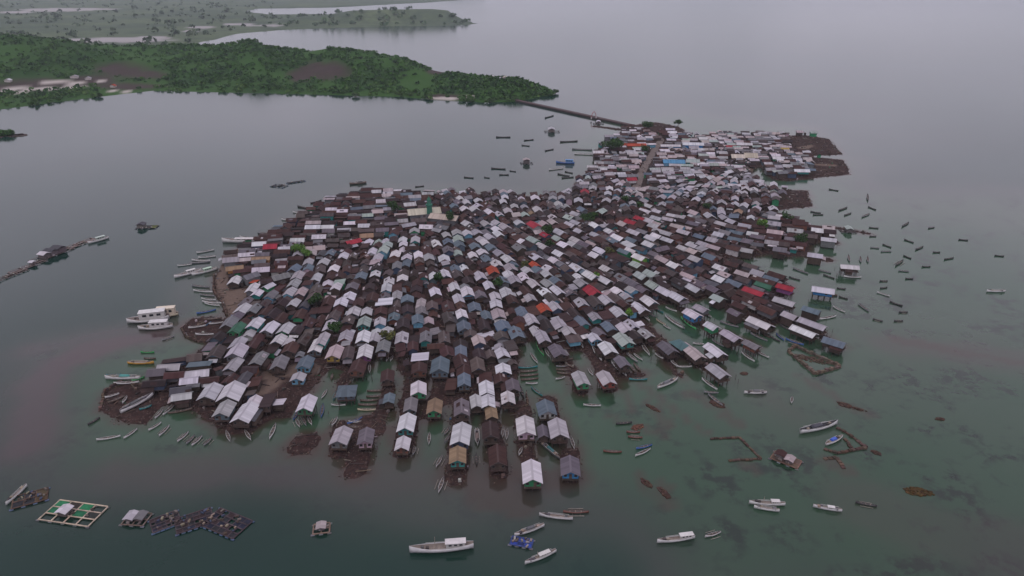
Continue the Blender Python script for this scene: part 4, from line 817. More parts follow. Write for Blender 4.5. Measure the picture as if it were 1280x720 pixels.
ship((512,691),(592,685),'white','largest white wooden cargo boat with deck clutter and long cabin at the bottom', .17, (.6,.3,1.5))
ship((674,645),(716,650),'white','slim white boat with upswept bow beside a red-brown canoe near the bottom', .15, None, mast=False)
ship((643,671),(680,658),'white','white boat moored beside the blue cargo raft', .16, None, mast=False, tarp=(.08,.08,.09))
ship((656,706),(695,690),'white','white boat with thin mast at the bottom edge, below the blue raft', .15, (.5,.3,.7))
ship((821,679),(868,673),'white','white boat with pale cabin and dark stern cargo at the lower right', .16, (.65,.32,1.0), mast=False)
ship((936,630),(981,632),'white','upper of two white boats rafted together at the lower right', .15, (.6,.2,.8))
ship((942,635),(974,640),'white','lower of two white boats rafted together at the lower right', .15, None, mast=False)
ship((1016,634),(1052,640),'white','single white boat with upswept stern right of the rafted pair', .15, (.5,.2,.5), mast=False)
ship((1046,531),(1000,542),'white','white-hulled boat with dark open deck beside the triangular stone pen', .17, None, mast=False, tarp=(.03,.03,.04), deck=(.04,.04,.045))
ship((1053,547),(1032,557),'white','small boat with blue tarpaulin inside the triangular stone pen', .2, None, mast=False, tarp=(.03,.08,.4))
ship((847,475),(822,486),'white','white boat lying off the end of a canoe row on the right', .17, None, mast=False, tarp=(.1,.1,.11))
ship((930,492),(958,492),'white','white boat alone on the shallows below the end stilt house', .16, None, mast=False, tarp=(.12,.12,.13))
ship((159,404),(212,398),'white','white boat, middle one of the three moored together at left', .38, (.5,.6,3.0))
ship((173,412),(216,409),'white','low white boat, front one of the three moored at left', .34, (.5,.5,2.2), mast=False)
ship((186,397),(223,394),'cream','cream boat with tall pale cabin, rear one of the three moored at left', .4, (.5,.6,3.0), (.48,.42,.33))
ship((193,498),(152,520),'white','big white beached hull with dark deck on the lower left rubble', .18, None, mast=False, tarp=(.05,.05,.055), deck=(.06,.05,.05))
ship((193,455),(160,455),'orange','orange-yellow wooden boat at the left shore', .17, None, mast=False)
ship((132,474),(176,474),'white','white and teal outrigger boat at the left shore with green nets', .13, None, mast=False, tarp=(.04,.22,.2))
ship((674,553),(699,575),'dark','long dark boat with pale side beside the blue-fronted house', .12, None, mast=False, tarp=(.04,.12,.13))
ship((597,558),(596,538),'white','white boat moored in the gap beside the dark brown house', .2, None, mast=False)
ship((278,303),(323,303),'white','long white-roofed boat at the upper left shore by the boathouse', .17, (.5,.5,1.0), mast=False)
ship((218,348),(252,339),'white','white fishing boat, outermost at the left shore jetty', .18, (.5,.3,1.2))
ship((240,345),(272,337),'white','white and green fishing boat, inner one at the left shore jetty', .18, (.5,.3,1.2), (.3,.4,.3))
ship((110,305),(136,298),'white','white and green boat at the end of the floating raft chain', .2, (.5,.4,1.4), (.35,.4,.36), mast=False)
ship((695,204),(718,205),'blue','blue boat at the back channel left of the far shore', .2, (.6,.4,2.0), (.08,.2,.4))
ship((437,231),(458,229),'wooden','dark wooden boat off the back shore', .2, (.5,.3,1.0), (.1,.1,.1))
ship((1233,365),(1256,365),'white','lone white boat on open water at the far right', .14, None, mast=False)
CN = [ # bow x y, stern x y, colour, outriggers
"110 532 125 523 dark 0;121 551 151 546 white 0;155 549 172 537 white 0;186 539 202 529 white 0;199 546 212 533 white 1;194 524 204 513 white 1;204 520 220 505 white 0;222 553 236 541 white 1;233 556 244 545 grey 1;240 558 253 546 white 1;255 558 265 548 grey 1;283 540 288 553 white 0;306 539 314 551 white 0;337 550 345 531 white 0",
"203 426 218 421 grey 1;176 441 193 441 green 0;180 449 195 449 wooden 0;133 470 152 469 teal 0;165 477 181 472 green 0;143 482 175 480 white 0;176 516 190 511 teal 0;132 500 150 495 white 0;136 508 158 499 wooden 0;154 508 160 499 white 0",
"402 499 409 488 white 0;415 535 422 524 white 1;370 525 375 535 white 1;377 522 383 533 grey 1;385 522 390 532 white 0;414 507 432 507 white 0;436 528 452 528 white 0;436 535 453 535 wooden 0;434 531 453 523 blue 0;447 513 470 513 cream 0;448 507 472 507 wooden 0;450 502 473 501 wooden 0;458 497 478 496 wooden 0;459 490 480 489 wooden 0;397 472 401 462 wooden 0;414 476 416 468 wooden 0;462 467 462 456 white 0;476 450 480 444 white 0;483 452 486 446 white 0;488 452 491 446 white 0",
"548 617 555 597 white 1;536 557 537 542 white 0;545 585 553 571 white 1;596 583 595 568 dark 1;628 548 629 535 white 0;633 551 634 537 white 0;649 570 652 563 white 0;516 571 519 560 grey 1;512 558 515 548 wooden 0;555 545 562 535 grey 1;556 556 562 548 grey 0;622 515 626 505 white 0",
"704 641 736 641 red-brown 1;881 672 901 666 white 1;1069 629 1096 634 dark 1;989 505 990 497 white 0;885 494 903 508 grey 0;880 491 898 492 grey 0;729 507 751 508 white 0;786 475 809 475 teal 0;754 565 777 566 red-brown 0;785 547 803 548 red-brown 1;783 541 800 541 red-brown 0;795 562 815 557 blue 0;794 571 813 562 white 0;770 531 790 529 dark 0",
"690 454 716 451 wooden 0;695 459 713 458 grey 0;695 463 713 463 wooden 0;696 467 713 468 wooden 0;695 475 706 472 white 0;720 427 729 438 white 0;740 437 752 454 white 0;764 454 783 471 white 0;785 443 797 453 white 0;792 443 803 451 white 0;670 429 680 446 green 0;663 443 672 455 white 0;681 437 687 447 white 0;738 425 744 434 red-brown 0;648 461 672 459 teal 0;650 466 672 464 wooden 0;650 471 673 469 wooden 0;651 476 673 474 wooden 0;657 480 672 480 white 0;664 485 678 496 teal 0;735 462 741 470 white 0;746 468 752 477 white 0",
"831 396 853 411 white 0;829 407 838 412 white 0;801 392 812 403 white 0;807 390 819 397 grey 0;851 398 870 413 green 0;801 430 812 445 white 0;783 443 797 454 grey 0;884 415 893 422 white 0;845 459 865 459 white 0;819 443 829 449 white 0;900 403 923 410 grey 0;832 385 846 390 white 0;820 400 832 407 cream 0;842 402 856 412 grey 0;786 456 795 467 wooden 0;792 455 801 466 wooden 0;838 453 847 460 white 0;890 426 905 434 grey 0;902 428 915 437 wooden 0;866 430 880 431 white 0;930 405 945 414 wooden 0;950 415 962 423 wooden 0;960 420 975 428 dark 0;970 418 980 426 blue 0",
"1036 237 1048 239 dark 0;1084 244 1085 252 dark 0;1048 264 1059 260 dark 0;1085 259 1095 263 dark 0;1077 272 1087 268 grey 0;1055 270 1064 267 dark 0;1013 265 1026 267 dark 0;1016 269 1029 269 dark 0;1086 285 1098 286 dark 0;1127 284 1136 279 dark 0;1160 286 1168 285 dark 0;1130 300 1142 304 dark 0;1144 313 1154 309 dark 0;1103 306 1114 310 dark 0;1088 310 1099 311 grey 0;1101 315 1114 315 grey 0;1129 320 1139 324 dark 0;1119 333 1129 326 dark 1;1123 339 1136 340 grey 0;1152 334 1163 334 dark 0;1167 316 1174 316 dark 0;1132 349 1141 349 dark 0;1100 352 1109 352 dark 1;1100 361 1109 360 dark 0;1096 366 1112 371 white 0;1112 378 1128 383 dark 0;1124 391 1134 391 dark 1;1073 381 1086 390 grey 0;1041 384 1056 391 white 0;1087 296 1095 296 dark 0;1093 400 1101 402 dark 1;1118 402 1128 402 dark 1;1046 361 1057 362 dark 0;986 347 1000 351 dark 0;991 336 1010 343 grey 0;1023 338 1039 342 grey 0;1029 344 1043 349 dark 0;950 346 966 352 wooden 0;940 336 955 340 wooden 0;1013 396 1030 399 wooden 0;1024 400 1045 396 white 0;1050 372 1058 374 dark 0;1060 320 1062 328 grey 0;1075 322 1076 329 grey 0;1084 322 1085 329 grey 0;1243 320 1255 321 dark 0;1180 325 1192 323 dark 0;1198 300 1210 301 dark 0",
"605 222 612 223 dark 0;580 222 592 223 dark 0;614 211 632 212 dark 0;620 172 638 172 dark 0;655 176 667 175 dark 0;652 182 662 183 dark 0;681 189 692 187 dark 0;681 148 692 145 dark 0;624 219 636 219 dark 0;637 214 645 215 dark 0;697 218 712 221 dark 0;702 223 717 222 dark 0;706 215 716 217 dark 0;686 213 704 211 white 0;519 234 530 233 dark 0;715 187 740 188 grey 0;700 178 722 177 dark 0;718 193 741 194 white 0",
"222 333 240 331 white 0;236 330 262 328 grey 0;240 326 263 327 white 0;246 317 268 313 white 0;248 323 270 321 white 0;240 358 262 360 grey 0;242 364 266 366 white 0;250 369 268 371 grey 0;252 374 270 376 white 0;256 380 275 383 white 0;246 393 270 388 blue 0;253 378 280 380 white 0;255 403 278 401 wooden 0;262 408 280 406 white 0;236 413 258 410 white 0;245 421 268 421 white 0;300 297 320 299 white 0;322 292 345 294 grey 0;352 275 372 277 white 0;366 266 385 268 white 0;372 259 392 262 dark 0;388 255 402 251 dark 0"]
for blk in CN:
    for e in blk.split(';'):
        q = e.split(); canoe((float(q[0]), float(q[1])), (float(q[2]), float(q[3])), q[4], q[5] == '1')
for h in list(HOUSES):                    # canoes tied up beside the houses that stand over water
    if not (h.hand and h.wet and h.py > 330): continue
    for s in (-1, 1):
        if random.random() > .62: continue
        d = h.w/2+random.uniform(.7, 1.6); o_ = random.uniform(-.4, .4)*h.l; ln = random.uniform(4.5, 7.5); an = h.an+random.gauss(0, .12)
        X = h.X-math.sin(h.an)*s*d+math.cos(h.an)*o_; Y = h.Y+math.cos(h.an)*s*d+math.sin(h.an)*o_
        t = House(); t.X, t.Y, t.w, t.l, t.an = X, Y, 1.2, ln, an
        if look(D_ISL, X, Y) < .3 or any(q is not h and overlap(t, q, .9) for q in near(t)) or any(math.hypot(X-c.o.location.x, Y-c.o.location.y) < 3 for c in CANOES): continue
        canoe(pix(X-math.cos(an)*ln/2, Y-math.sin(an)*ln/2), pix(X+math.cos(an)*ln/2, Y+math.sin(an)*ln/2), random.choice(['white', 'white', 'grey', 'wooden', 'dark', 'teal', 'blue']), random.random() < .25)
LANDMARKS += [(552,688,'the largest cargo boat'),(1024,537,'the dark-decked boat'),(190,402,'the three moored boats'),(172,510,'the big beached hull'),(654,678,'the blue raft'),(982,576,'the raft with huts'),(90,643,'the square fish farm'),(250,655,'the dark cage rafts'),(1148,615,'the oval seaweed mound'),(1018,451,'the stone-walled pen'),(690,165,'the hut raft'),(1244,365,'the lone white boat'),(709,204,'the blue boat'),(184,284,'the dark barge'),(715,140,'the causeway')]
auto_labels([c for c in CANOES if not c.label], CANOES, '%s, %s')
for c in CANOES: tag(c.o, c.label, 'canoe', 'canoes around the island')
# ---- rafts and fish cages
def raft(p, size, an, label, name='cage_raft', cells=(4, 3), beam=(.22,.17,.13), hut=None, nets=None, floats=True, z=.25, cat='raft', dark=False, clutter=10):
    X, Y = g(*p); r = empty(name, (X, Y, 0), an); tag(r, label, cat); Lx, Ly = size
    for i in range(cells[0]+1): mb = MB(); mb.box((-Lx/2+Lx*i/cells[0], 0, z), (.3, Ly, .16), tint(beam, .15)); mb.build('beam', M_WOOD, r)
    for j in range(cells[1]+1): mb = MB(); mb.box((0, -Ly/2+Ly*j/cells[1], z+.15), (Lx, .3, .14), tint(beam, .15)); mb.build('beam', M_WOOD, r)
    if floats:
        for i in range(cells[0]+1):
            for s in (-1, 1): mb = MB(); x = -Lx/2+Lx*i/cells[0]; mb.bar((x-.45, s*Ly/2, 0), (x+.45, s*Ly/2, 0), .3, tint((.05,.08,.14) if dark else (.1,.1,.11), .3), n=8); mb.build('float_drum', M_HULL, r)
    for i, j, col in (nets or []):
        mb = MB(); mb.box((-Lx/2+Lx*(i+.5)/cells[0], -Ly/2+Ly*(j+.5)/cells[1], z+.05), (Lx/cells[0]*.86, Ly/cells[1]*.86, .1), tint(col, .15)); mb.build('net', M_WOOD, r)
    for k in range(clutter):
        mb = MB(); mb.box((random.uniform(-.46, .46)*Lx, random.uniform(-.46, .46)*Ly, z+.4), (random.uniform(.3, 1.1), random.uniform(.25, .55), random.uniform(.2, .5)), tint(random.choice([(.08,.06,.05), (.05,.06,.1), (.12,.1,.09), (.2,.16,.12)] if dark else [(.2,.17,.15), (.1,.08,.07), (.3,.28,.27)]), .2), rz=random.uniform(0, 3)); mb.build('crate', M_WOOD, r)
    for hx, hy, hw, hl, hh, col in (hut or []):
        mb = MB(); mb.box((hx, hy, z+.2+hh/2), (hw, hl, hh), tint((.12,.1,.1), .2)); ho_ = mb.build('hut', M_WALL, r)
        mb = MB(); mb.M = Matrix.Translation((hx, hy, 0)); roof_slab(mb, hw+.9, hl+.9, z+.2+hh, z+.2+hh+hw*.22, tint(col, .06, .1)); mb.build('roof', M_ROOF, ho_)
    return r
DG = (.03,.03,.035)
fa, fb, fc, fe = g(48,651), g(110,660), g(133,632), g(77,626); fx_ = math.hypot(fb[0]-fa[0], fb[1]-fa[1]); fy_ = math.hypot(fe[0]-fa[0], fe[1]-fa[1])
raft((92,642.5), (fx_, fy_*.97), math.atan2(fb[1]-fa[1], fb[0]-fa[0]), 'square fish farm of pale beams with green nets and a small white-roofed hut', 'fish_farm', (4, 3), (.42,.34,.26), [(-1.6,-.6,2.2,2.2,1.3,PAL['w'])], [(0,2,(.02,.13,.06)),(0,1,(.02,.13,.06)),(2,2,(.02,.14,.06)),(2,1,(.016,.1,.05)),(1,2,(.04,.033,.03)),(3,1,(.03,.035,.033)),(1,1,(.03,.03,.03))], clutter=4)
raft((38,624), (7.5, 5.0), R(28), 'dark cluttered raft with a long white boat lying against it at the far left', 'cage_raft', (3, 2), (.09,.06,.045), None, [(0,0,DG),(1,1,DG),(2,0,(.09,.06,.03)),(1,0,DG),(2,1,(.07,.05,.03))], dark=True, clutter=16)
ship((8,632),(34,608),'white','long white boat lying against the dark raft at the far left', .13, None, mast=False)
raft((171,650), (5.4, 4.2), R(-5), 'small hut raft with grey and white sheet roof left of the dark cage rafts', 'hut_raft', (2, 2), (.16,.12,.1), [(-1.2,0,1.7,2.3,.9,PAL['l']),(1.1,0.2,1.6,2.2,.9,PAL['g'])], clutter=5)
for k, (p, s_, a_, lab) in enumerate((((207,653),(6.2,5.0),35,'leftmost dark fish-cage raft of the three in a row'),((243,652),(8.2,5.6),30,'middle dark fish-cage raft of the three in a row'),((283,655),(10.5,6.4),-25,'largest dark fish-cage raft, rightmost of the three in a row'))):
    raft(p, s_, R(a_), lab, 'cage_raft', (6, 4), (.06,.045,.05), None, [(i, j, random.choice([(.018,.02,.035),(.035,.022,.024),(.022,.022,.026)])) for i in range(6) for j in range(4) if random.random() < .8], dark=True, clutter=14)
raft((402,662), (3.8, 3.2), R(10), 'tiny wooden hut raft floating alone below the left channel mouth', 'hut_raft', (2, 2), (.2,.14,.11), [(0,0,1.5,1.6,.9,PAL['p'])], clutter=6)
raft((652,679), (5.0, 2.6), R(-14), 'blue cargo raft with drums beside a white boat at the bottom', 'cargo_raft', (3, 2), (.05,.07,.2), None, [(0,0,(.03,.06,.3)),(1,1,(.03,.06,.3)),(2,0,(.03,.06,.3)),(1,0,(.02,.03,.1)),(2,1,(.05,.1,.35))], clutter=9)
raft((982,576), (7.2, 4.0), R(-38), 'rusty brown raft with small huts on the right shallows', 'hut_raft', (3, 2), (.15,.09,.07), [(-1.6,.2,1.8,1.8,1.2,PAL['r']),(1.0,-.2,1.6,2.0,1.0,PAL['p'])], [(0,0,(.08,.05,.04)),(1,0,(.1,.06,.05)),(2,1,(.12,.08,.06)),(1,1,(.06,.04,.035)),(2,0,(.1,.07,.05)),(0,1,(.07,.05,.04))], clutter=14)
CH = [g(0,351), g(134,299)]; CA = math.atan2(CH[1][1]-CH[0][1], CH[1][0]-CH[0][0])
raft((65,319), (19, 5.5), CA, 'dark-roofed houseboat raft with a white-roofed end in the raft chain at left', 'houseboat_raft', (4, 2), (.1,.07,.06), [(4.0,.2,4.2,4.6,2.0,PAL['d']),(0,.2,3.6,4.6,2.0,PAL['d']),(-3.8,-.4,3.4,3.6,1.9,PAL['w'])], clutter=10)
raft((101,305), (15, 4), CA, 'low cluttered raft between the houseboat and the white boat at left', 'cage_raft', (3, 2), (.2,.15,.13), None, [(0,0,(.1,.08,.07)),(1,1,(.1,.08,.07)),(2,0,(.16,.13,.12))], clutter=14)
raft((35,334), (16, 3.6), CA, 'low plank raft left of the houseboat in the raft chain', 'cage_raft', (3, 2), (.16,.12,.11), [(2.5,0,1.8,1.8,1.3,PAL['w'])], [(0,0,(.1,.08,.07)),(1,0,(.1,.08,.07))], clutter=12)
raft((8,347), (18, 3.2), CA, 'low plank raft at the left end of the raft chain', 'cage_raft', (4, 2), (.13,.1,.09), None, [(0,0,(.08,.07,.06)),(2,1,(.1,.08,.07))], clutter=12)
raft((184,284.5), (10, 4.2), R(6), 'dark barge with yellow-green deck floating alone off the left shore', 'barge', (3, 2), (.05,.05,.05), [(-2.6,0,3.4,3.4,1.6,PAL['d'])], [(2,0,(.12,.14,.03)),(1,0,(.06,.06,.04)),(1,1,(.05,.05,.05)),(2,1,(.1,.12,.03))], clutter=8)
raft((349,233), (9, 5), R(-20), 'dark net raft off the upper left shore', 'cage_raft', (3, 2), (.05,.05,.05), None, [(0,0,DG),(1,1,DG)], dark=True, clutter=5)
raft((370,228), (11, 2), R(32), 'narrow dark plank raft right of the net raft off the upper left shore', 'cage_raft', (4, 1), (.05,.05,.05), None, [(0,0,DG),(1,0,DG),(2,0,DG)], dark=True, clutter=3)
raft((690,165), (12, 7), R(0), 'hut raft with pale roof in the far back channel', 'hut_raft', (3, 2), (.06,.06,.06), [(-.5,0,5,7,2.2,PAL['l'])], clutter=5)
raft((658,204.5), (8, 5), R(5), 'hut raft with red pennant pole in the back channel', 'hut_raft', (3, 2), (.06,.06,.06), [(0,0,4,4,2.4,PAL['p'])], clutter=4)
raft((748,155), (9, 5), R(-5), 'small white hut raft below the causeway arch', 'hut_raft', (3, 2), (.06,.05,.05), [(0,0,3,3.6,2,PAL['w'])], clutter=4)
raft((1060,290), (7, 3.5), R(-8), 'small teal hut raft off the right shore', 'hut_raft', (3, 2), (.07,.06,.06), [(0,0,2.6,4.4,1.8,PAL['t'])], clutter=4)
# ================================================================== STONE PENS, REEF HEAPS, CAUSEWAY, TREES, CLUTTER
def stone_wall(pts, label, name='stone_wall', hgt=.55, wid=.7, closed=False, tintc=(.075,.05,.04)):
    P = [g(x, y) for x, y in pts]
    if closed: P = P+[P[0]]
    r = empty(name, (P[0][0], P[0][1], 0)); tag(r, label, 'stone wall')
    for a_, b_ in zip(P[:-1], P[1:]):
        L_ = math.hypot(b_[0]-a_[0], b_[1]-a_[1]); nseg = max(1, int(L_/1.1)); an = math.atan2(b_[1]-a_[1], b_[0]-a_[0])
        for k in range(nseg):
            t = (k+.5)/nseg; mb = MB(); h_ = hgt*random.uniform(.6, 1.2)
            mb.box((a_[0]+(b_[0]-a_[0])*t-P[0][0]+random.uniform(-.12, .12), a_[1]+(b_[1]-a_[1])*t-P[0][1]+random.uniform(-.12, .12), h_/2-.25), (L_/nseg*1.1, wid*random.uniform(.8, 1.3), h_+.5), tint(tintc, .3), rz=an+random.uniform(-.2, .2), top=.8); mb.build('stone', M_STONE, r)
stone_wall([(985,440),(994,433),(1050,459),(1019,468)], 'low grey-brown stone-walled pen with four sides by the blue-grey house', 'stone_pen', .9, 1.1, True, (.1,.075,.06))
stone_wall([(888,549),(924,547),(951,574),(910,576)], 'open three-sided brown stone wall lying in the right shallows', 'stone_pen', .35, .8)
stone_wall([(1030,561),(1046,567),(1083,560),(1062,544),(1046,535)], 'triangular brown stone pen around the small blue-tarped boat', 'stone_pen', .5, 1.0)
stone_wall([(1056,549),(1064,560)], 'short stone spur inside the triangular pen', 'stone_pen', .4, 1.0)
stone_wall([(1030,574),(1046,572),(1055,586)], 'sunken curved stone wall below the triangular pen', 'stone_pen', .25, 1.2)
stone_wall([(634,492),(637,515),(660,508),(658,492)], 'brown stone-edged fish pool behind the white house with the pink wall', 'stone_pen', 1.0, .5)
stone_wall([(126,512),(131,490),(150,479),(190,484)], 'curved rubble wall on the lower left spit', 'stone_wall', .9, .9)
stone_wall([(227,411),(232,421),(250,428),(275,429)], 'curved rubble wall round the left shore boat yard', 'stone_wall', .9, .8)
stone_wall([(268,345),(267,364),(279,381),(284,396)], 'stone quay edge along the left shore path', 'stone_wall', 1.1, .7)
def heap(p, rx, ry, an, label, name='rubble_heap', col=(.06,.036,.028), hgt=.35, n_=70):
    X, Y = g(*p); r = empty(name, (X, Y, 0), an); tag(r, label, 'rubble heap'); mb = MB()
    for k in range(n_):
        a_ = random.uniform(0, 6.28); q = random.random()**.5; x, y = math.cos(a_)*rx*q, math.sin(a_)*ry*q; s = random.uniform(.35, .9)
        mb.box((x, y, hgt*(1-q)*.6-.1), (s*1.4, s, .3+s*.3), tint(col, .35), rz=a_*3, top=.55)
    o = mb.build('stones', M_STONE, r); o['kind'] = 'stuff'
heap((1014,449), 6.0, 1.9, R(-30), 'brown rubble spread inside the four-sided stone pen', col=(.07,.048,.036), hgt=.4, n_=150)
heap((1148,615), 3.4, 1.6, R(-10), 'oval brown seaweed-covered mound on the far lower right shallows', col=(.055,.034,.014), n_=160)
heap((1066,510), 3.8, .5, R(-28), 'thin dark rubble line on the right shallows above the dark-decked boat')
heap((1055,505), 2.0, .5, R(-28), 'short dark rubble line ending the thin one on the right shallows')
heap((897,505), 2.6, 1.6, R(-50), 'rubble heap beside two grey canoes below the end stilt house')
heap((808,604), 2.0, .7, R(-60), 'left of two parallel rubble streaks in the lower shallows')
heap((830,616), 2.4, .7, R(-65), 'right of two parallel rubble streaks in the lower shallows')
heap((816,510), 2.6, .6, R(-50), 'rubble streak off the water front below the teal canoe')
heap((930,467), 1.2, .8, R(0), 'small rubble dot right of the end stilt house')
heap((797,534), 2.0, 1.0, R(30), 'reddish rubble patch by the red-brown canoes', col=(.1,.05,.035))
heap((1095,566), 1.2, .6, R(-40), 'small rubble tail right of the triangular pen')
heap((1175,524), 1.2, .5, R(0), 'tiny rubble patch far out on the right shallows')
# ---- causeway bridge with a red arch
A, B_ = g(640,125.5), g(790,158.5); LB = math.hypot(B_[0]-A[0], B_[1]-A[1]); anb = math.atan2(B_[1]-A[1], B_[0]-A[0])
r = empty('causeway', (A[0], A[1], 0), anb); tag(r, 'long narrow causeway linking the wooded peninsula to the island', 'causeway')
mb = MB(); mb.box((LB/2, 0, 1.3), (LB, 3.6, .3), (.11, .08, .08, 1)); mb.build('deck', M_STONE, r)
for s in (-1, 1): mb = MB(); mb.box((LB/2, s*1.7, 1.65), (LB, .12, .4), (.13, .09, .09, 1)); mb.build('parapet', M_STONE, r)
mb = MB(); mb.box((LB/2, 0, .3), (LB, 3.2, 1.7), (.05, .036, .036, 1)); mb.build('retaining_wall', M_STONE, r)
X, Y = g(742,150); r = empty('arch_gate', (X, Y, 1.4), anb); tag(r, 'red welcome arch spanning the causeway', 'arch'); mb = MB(); pts = [(0, 2.9*math.cos(a_), 6.0*math.sin(a_)) for a_ in np.linspace(0, math.pi, 13)]
for a_, b_ in zip(pts[:-1], pts[1:]): mb.bar(a_, b_, .28, (.3, .08, .08, 1), n=6)
mb.build('arch', M_HULL, r)
for s in (-1, 1): mb = MB(); mb.box((0, s*2.9, .8), (.9, .9, 1.8), (.4, .36, .36, 1)); mb.build('pillar', M_STONE, r)
# ---- road on the island
mb = MB(); RP = ROAD
for i in range(len(RP)-1):
    d = (RP[min(i+2, len(RP)-1)]-RP[max(i-1, 0)]); 
def ribbon(P, w):
    P = [Vector((q[0], q[1], 0)) for q in P]; Q = []
    for i, p_ in enumerate(P):
        d = (P[min(i+1, len(P)-1)]-P[max(i-1, 0)]).normalized(); nn = Vector((-d.y, d.x, 0)); Q.append((p_+nn*w/2, p_-nn*w/2))
    return Q
Q = ribbon(RP, 5.2); pts = [(a_.x, a_.y, 1.08) for pr in Q for a_ in pr]
mb.add(pts, [(2*i, 2*i+1, 2*i+3, 2*i+2) for i in range(len(RP)-1)], (.15, .12, .11, 1)); o = mb.build('road', M_STONE); tag(o, kind='structure')
# ---- minaret
X, Y = g(537.5,277); r = empty('minaret', (X, Y, .5)); tag(r, 'slim green minaret rising beside the pale prayer hall', 'minaret')
def lathe(prof, col, name, mat=M_WALL, n_=12):
    mb = MB(); P = [(rr*math.cos(2*math.pi*k/n_), rr*math.sin(2*math.pi*k/n_), z) for rr, z in prof for k in range(n_)]
    mb.add(P, [(i*n_+k, i*n_+(k+1) % n_, (i+1)*n_+(k+1) % n_, (i+1)*n_+k) for i in range(len(prof)-1) for k in range(n_)], col); return mb.build(name, mat, r)
lathe([(1.5,0),(1.4,8.5),(1.9,8.6),(1.9,9.2),(0,9.2)], (.03,.13,.09,1), 'shaft'); lathe([(1.1,9.2),(1.1,11),(1.25,11),(0,11)], (.05,.17,.12,1), 'lantern'); lathe([(1.2,11),(1.0,12),(.45,12.9),(.08,13.5),(.05,15)], (.03,.12,.08,1), 'dome')
# ---- trees on the island
TREES = [(492,264,4.2,6.5,'round dark green tree among brown roofs at the back left'),(563,277,2.6,6.5,'narrow dark green tree right of the pale prayer hall'),(764,188,9,9,'largest spreading green tree near the far back shore'),(809,161,6,6.5,'green tree at the island end of the causeway'),(806,188,4,5,'green tree right of the long rust-orange roof'),(733,275,4.5,4,'low bright green thicket in the gap behind the village'),(742,270,3,3.6,'smaller green bush right of the thicket behind the village'),
 (684,292,3.2,5,'green tree right of the dark red roof'),(688,307,2.6,4,'green tree below the other near the dark red roof'),(984,275,3.2,5.5,'leafy tree near the right shore above the pale roofs'),(1000,302,3.6,5.5,'round dark green tree on the right shore by a pale roof'),(952,284,3,5,'light green tree among the right-hand pale roofs'),(883,260,2.6,4.5,'small tree among gabled roofs right of the road'),(374,316,4,5.5,'light green tree near the upper left shore'),(384,319,2.6,4,'small bush right of the light green tree at upper left'),(395,378,3,5,'dark green tree amid rusty roofs on the left'),(485,423,2.8,4.5,'yellow-green tree right of a small white roof, left of centre'),(420,413,2.6,4.5,'dark green tree left of the pale house with red wall'),
 (548,351,2.4,5,'dark green tree in an alley, left of centre'),(622,357,2.4,4.5,'small dark tree in an alley, right of centre'),(657,334,2.2,4,'yellowish bush above the white roofs right of centre'),(782,251,2.8,4.5,'tree by the lane near the back of the village'),(800,258,2.4,4,'small tree beside the white roofs near the lane'),(761,314,3,3,'brownish bush patch right of a white roof'),(848,152.5,4,4.5,'lone tree at the far tip beyond the causeway'),(745,345,1.8,3,'small lime green bush between pale roofs'),(787,391,1.6,2.6,'small lime bush by the canoe channel')]
TN = [(.026,.06,.015),(.018,.042,.013),(.04,.08,.02)]
for x, y, rr, hh, lab in TREES:
    X, Y = g(x, y, 3.5); r = empty('tree', (X, Y, ground_z(X, Y)-.1)); tag(r, lab, 'tree'); mb = MB(); H_ = hh+1.5
    mb.bar((0, 0, 0), (.1, .1, H_*.6), .28, (.07, .05, .04, 1), n=7, r2=.16)
    for k in range(5): a_ = k*1.26+random.random(); mb.bar((.06, .06, H_*.4+k*.15), (math.cos(a_)*rr*.6, math.sin(a_)*rr*.6, H_*.62+random.random()*hh*.2), .12, (.07, .05, .04, 1), n=5, r2=.05)
    mb.build('trunk', M_WOOD, r); mb = MB(); cols = TN if 'lime' not in lab and 'light' not in lab else [(.1,.2,.03),(.07,.14,.025)]
    if 'brownish' in lab or 'yellow' in lab: cols = [(.1,.1,.03),(.06,.07,.025)]
    for k in range(9):
        a_ = random.uniform(0, 6.28); q = random.random()**.5*.62
        leaves(mb, (math.cos(a_)*rr*q, math.sin(a_)*rr*q, H_*.72+random.uniform(-.2, .28)*hh), (rr*.5, rr*.5, hh*.24), int(55*max(1, rr/3.2)), .38*max(1, rr/5), cols)
    mb.build('crown', M_LEAF, r)
for x, y, rr in ((497,119.5,5),(512,121,5),(535,123,6),(559,123.5,3.5),(588,127.5,6),(612,128,6),(680,117,6),(694,117,5),(445,121,5)):
    X, Y = g(x, y); r = empty('mangrove_tree', (X, Y, 0)); tag(r, None, 'mangrove', 'mangroves standing in the water off the peninsula'); r['label'] = 'green mangrove clump standing in the shallows, %s' % {497:'left of the pale beach',512:'just left of the pale beach',535:'at the left end of the pale beach',559:'smallest, in front of the pale beach',588:'right of the pale beach',612:'midway between beach and causeway',680:'just beyond the causeway end',694:'at the tip of the peninsula',445:'farthest left along the hill foot'}[x]
    mb = MB(); mb.bar((0, 0, -.5), (.2, .1, 2.2), .4, (.06, .045, .035, 1), n=6, r2=.2)
    for k in range(4): mb.bar((math.cos(k*1.6)*1.2, math.sin(k*1.6)*1.2, -.5), (0, 0, 1.4), .12, (.06, .045, .035, 1))
    mb.build('trunk', M_WOOD, r); mb = MB()
    for k in range(8): a_ = random.uniform(0, 6.28); q = random.random()**.5*.65; leaves(mb, (math.cos(a_)*rr*q, math.sin(a_)*rr*q, 2+random.random()*1.6), (rr*.45, rr*.45, 1.3), 45, .55, [(.04,.085,.02),(.055,.1,.026),(.03,.065,.018)])
    mb.build('crown', M_LEAF, r)
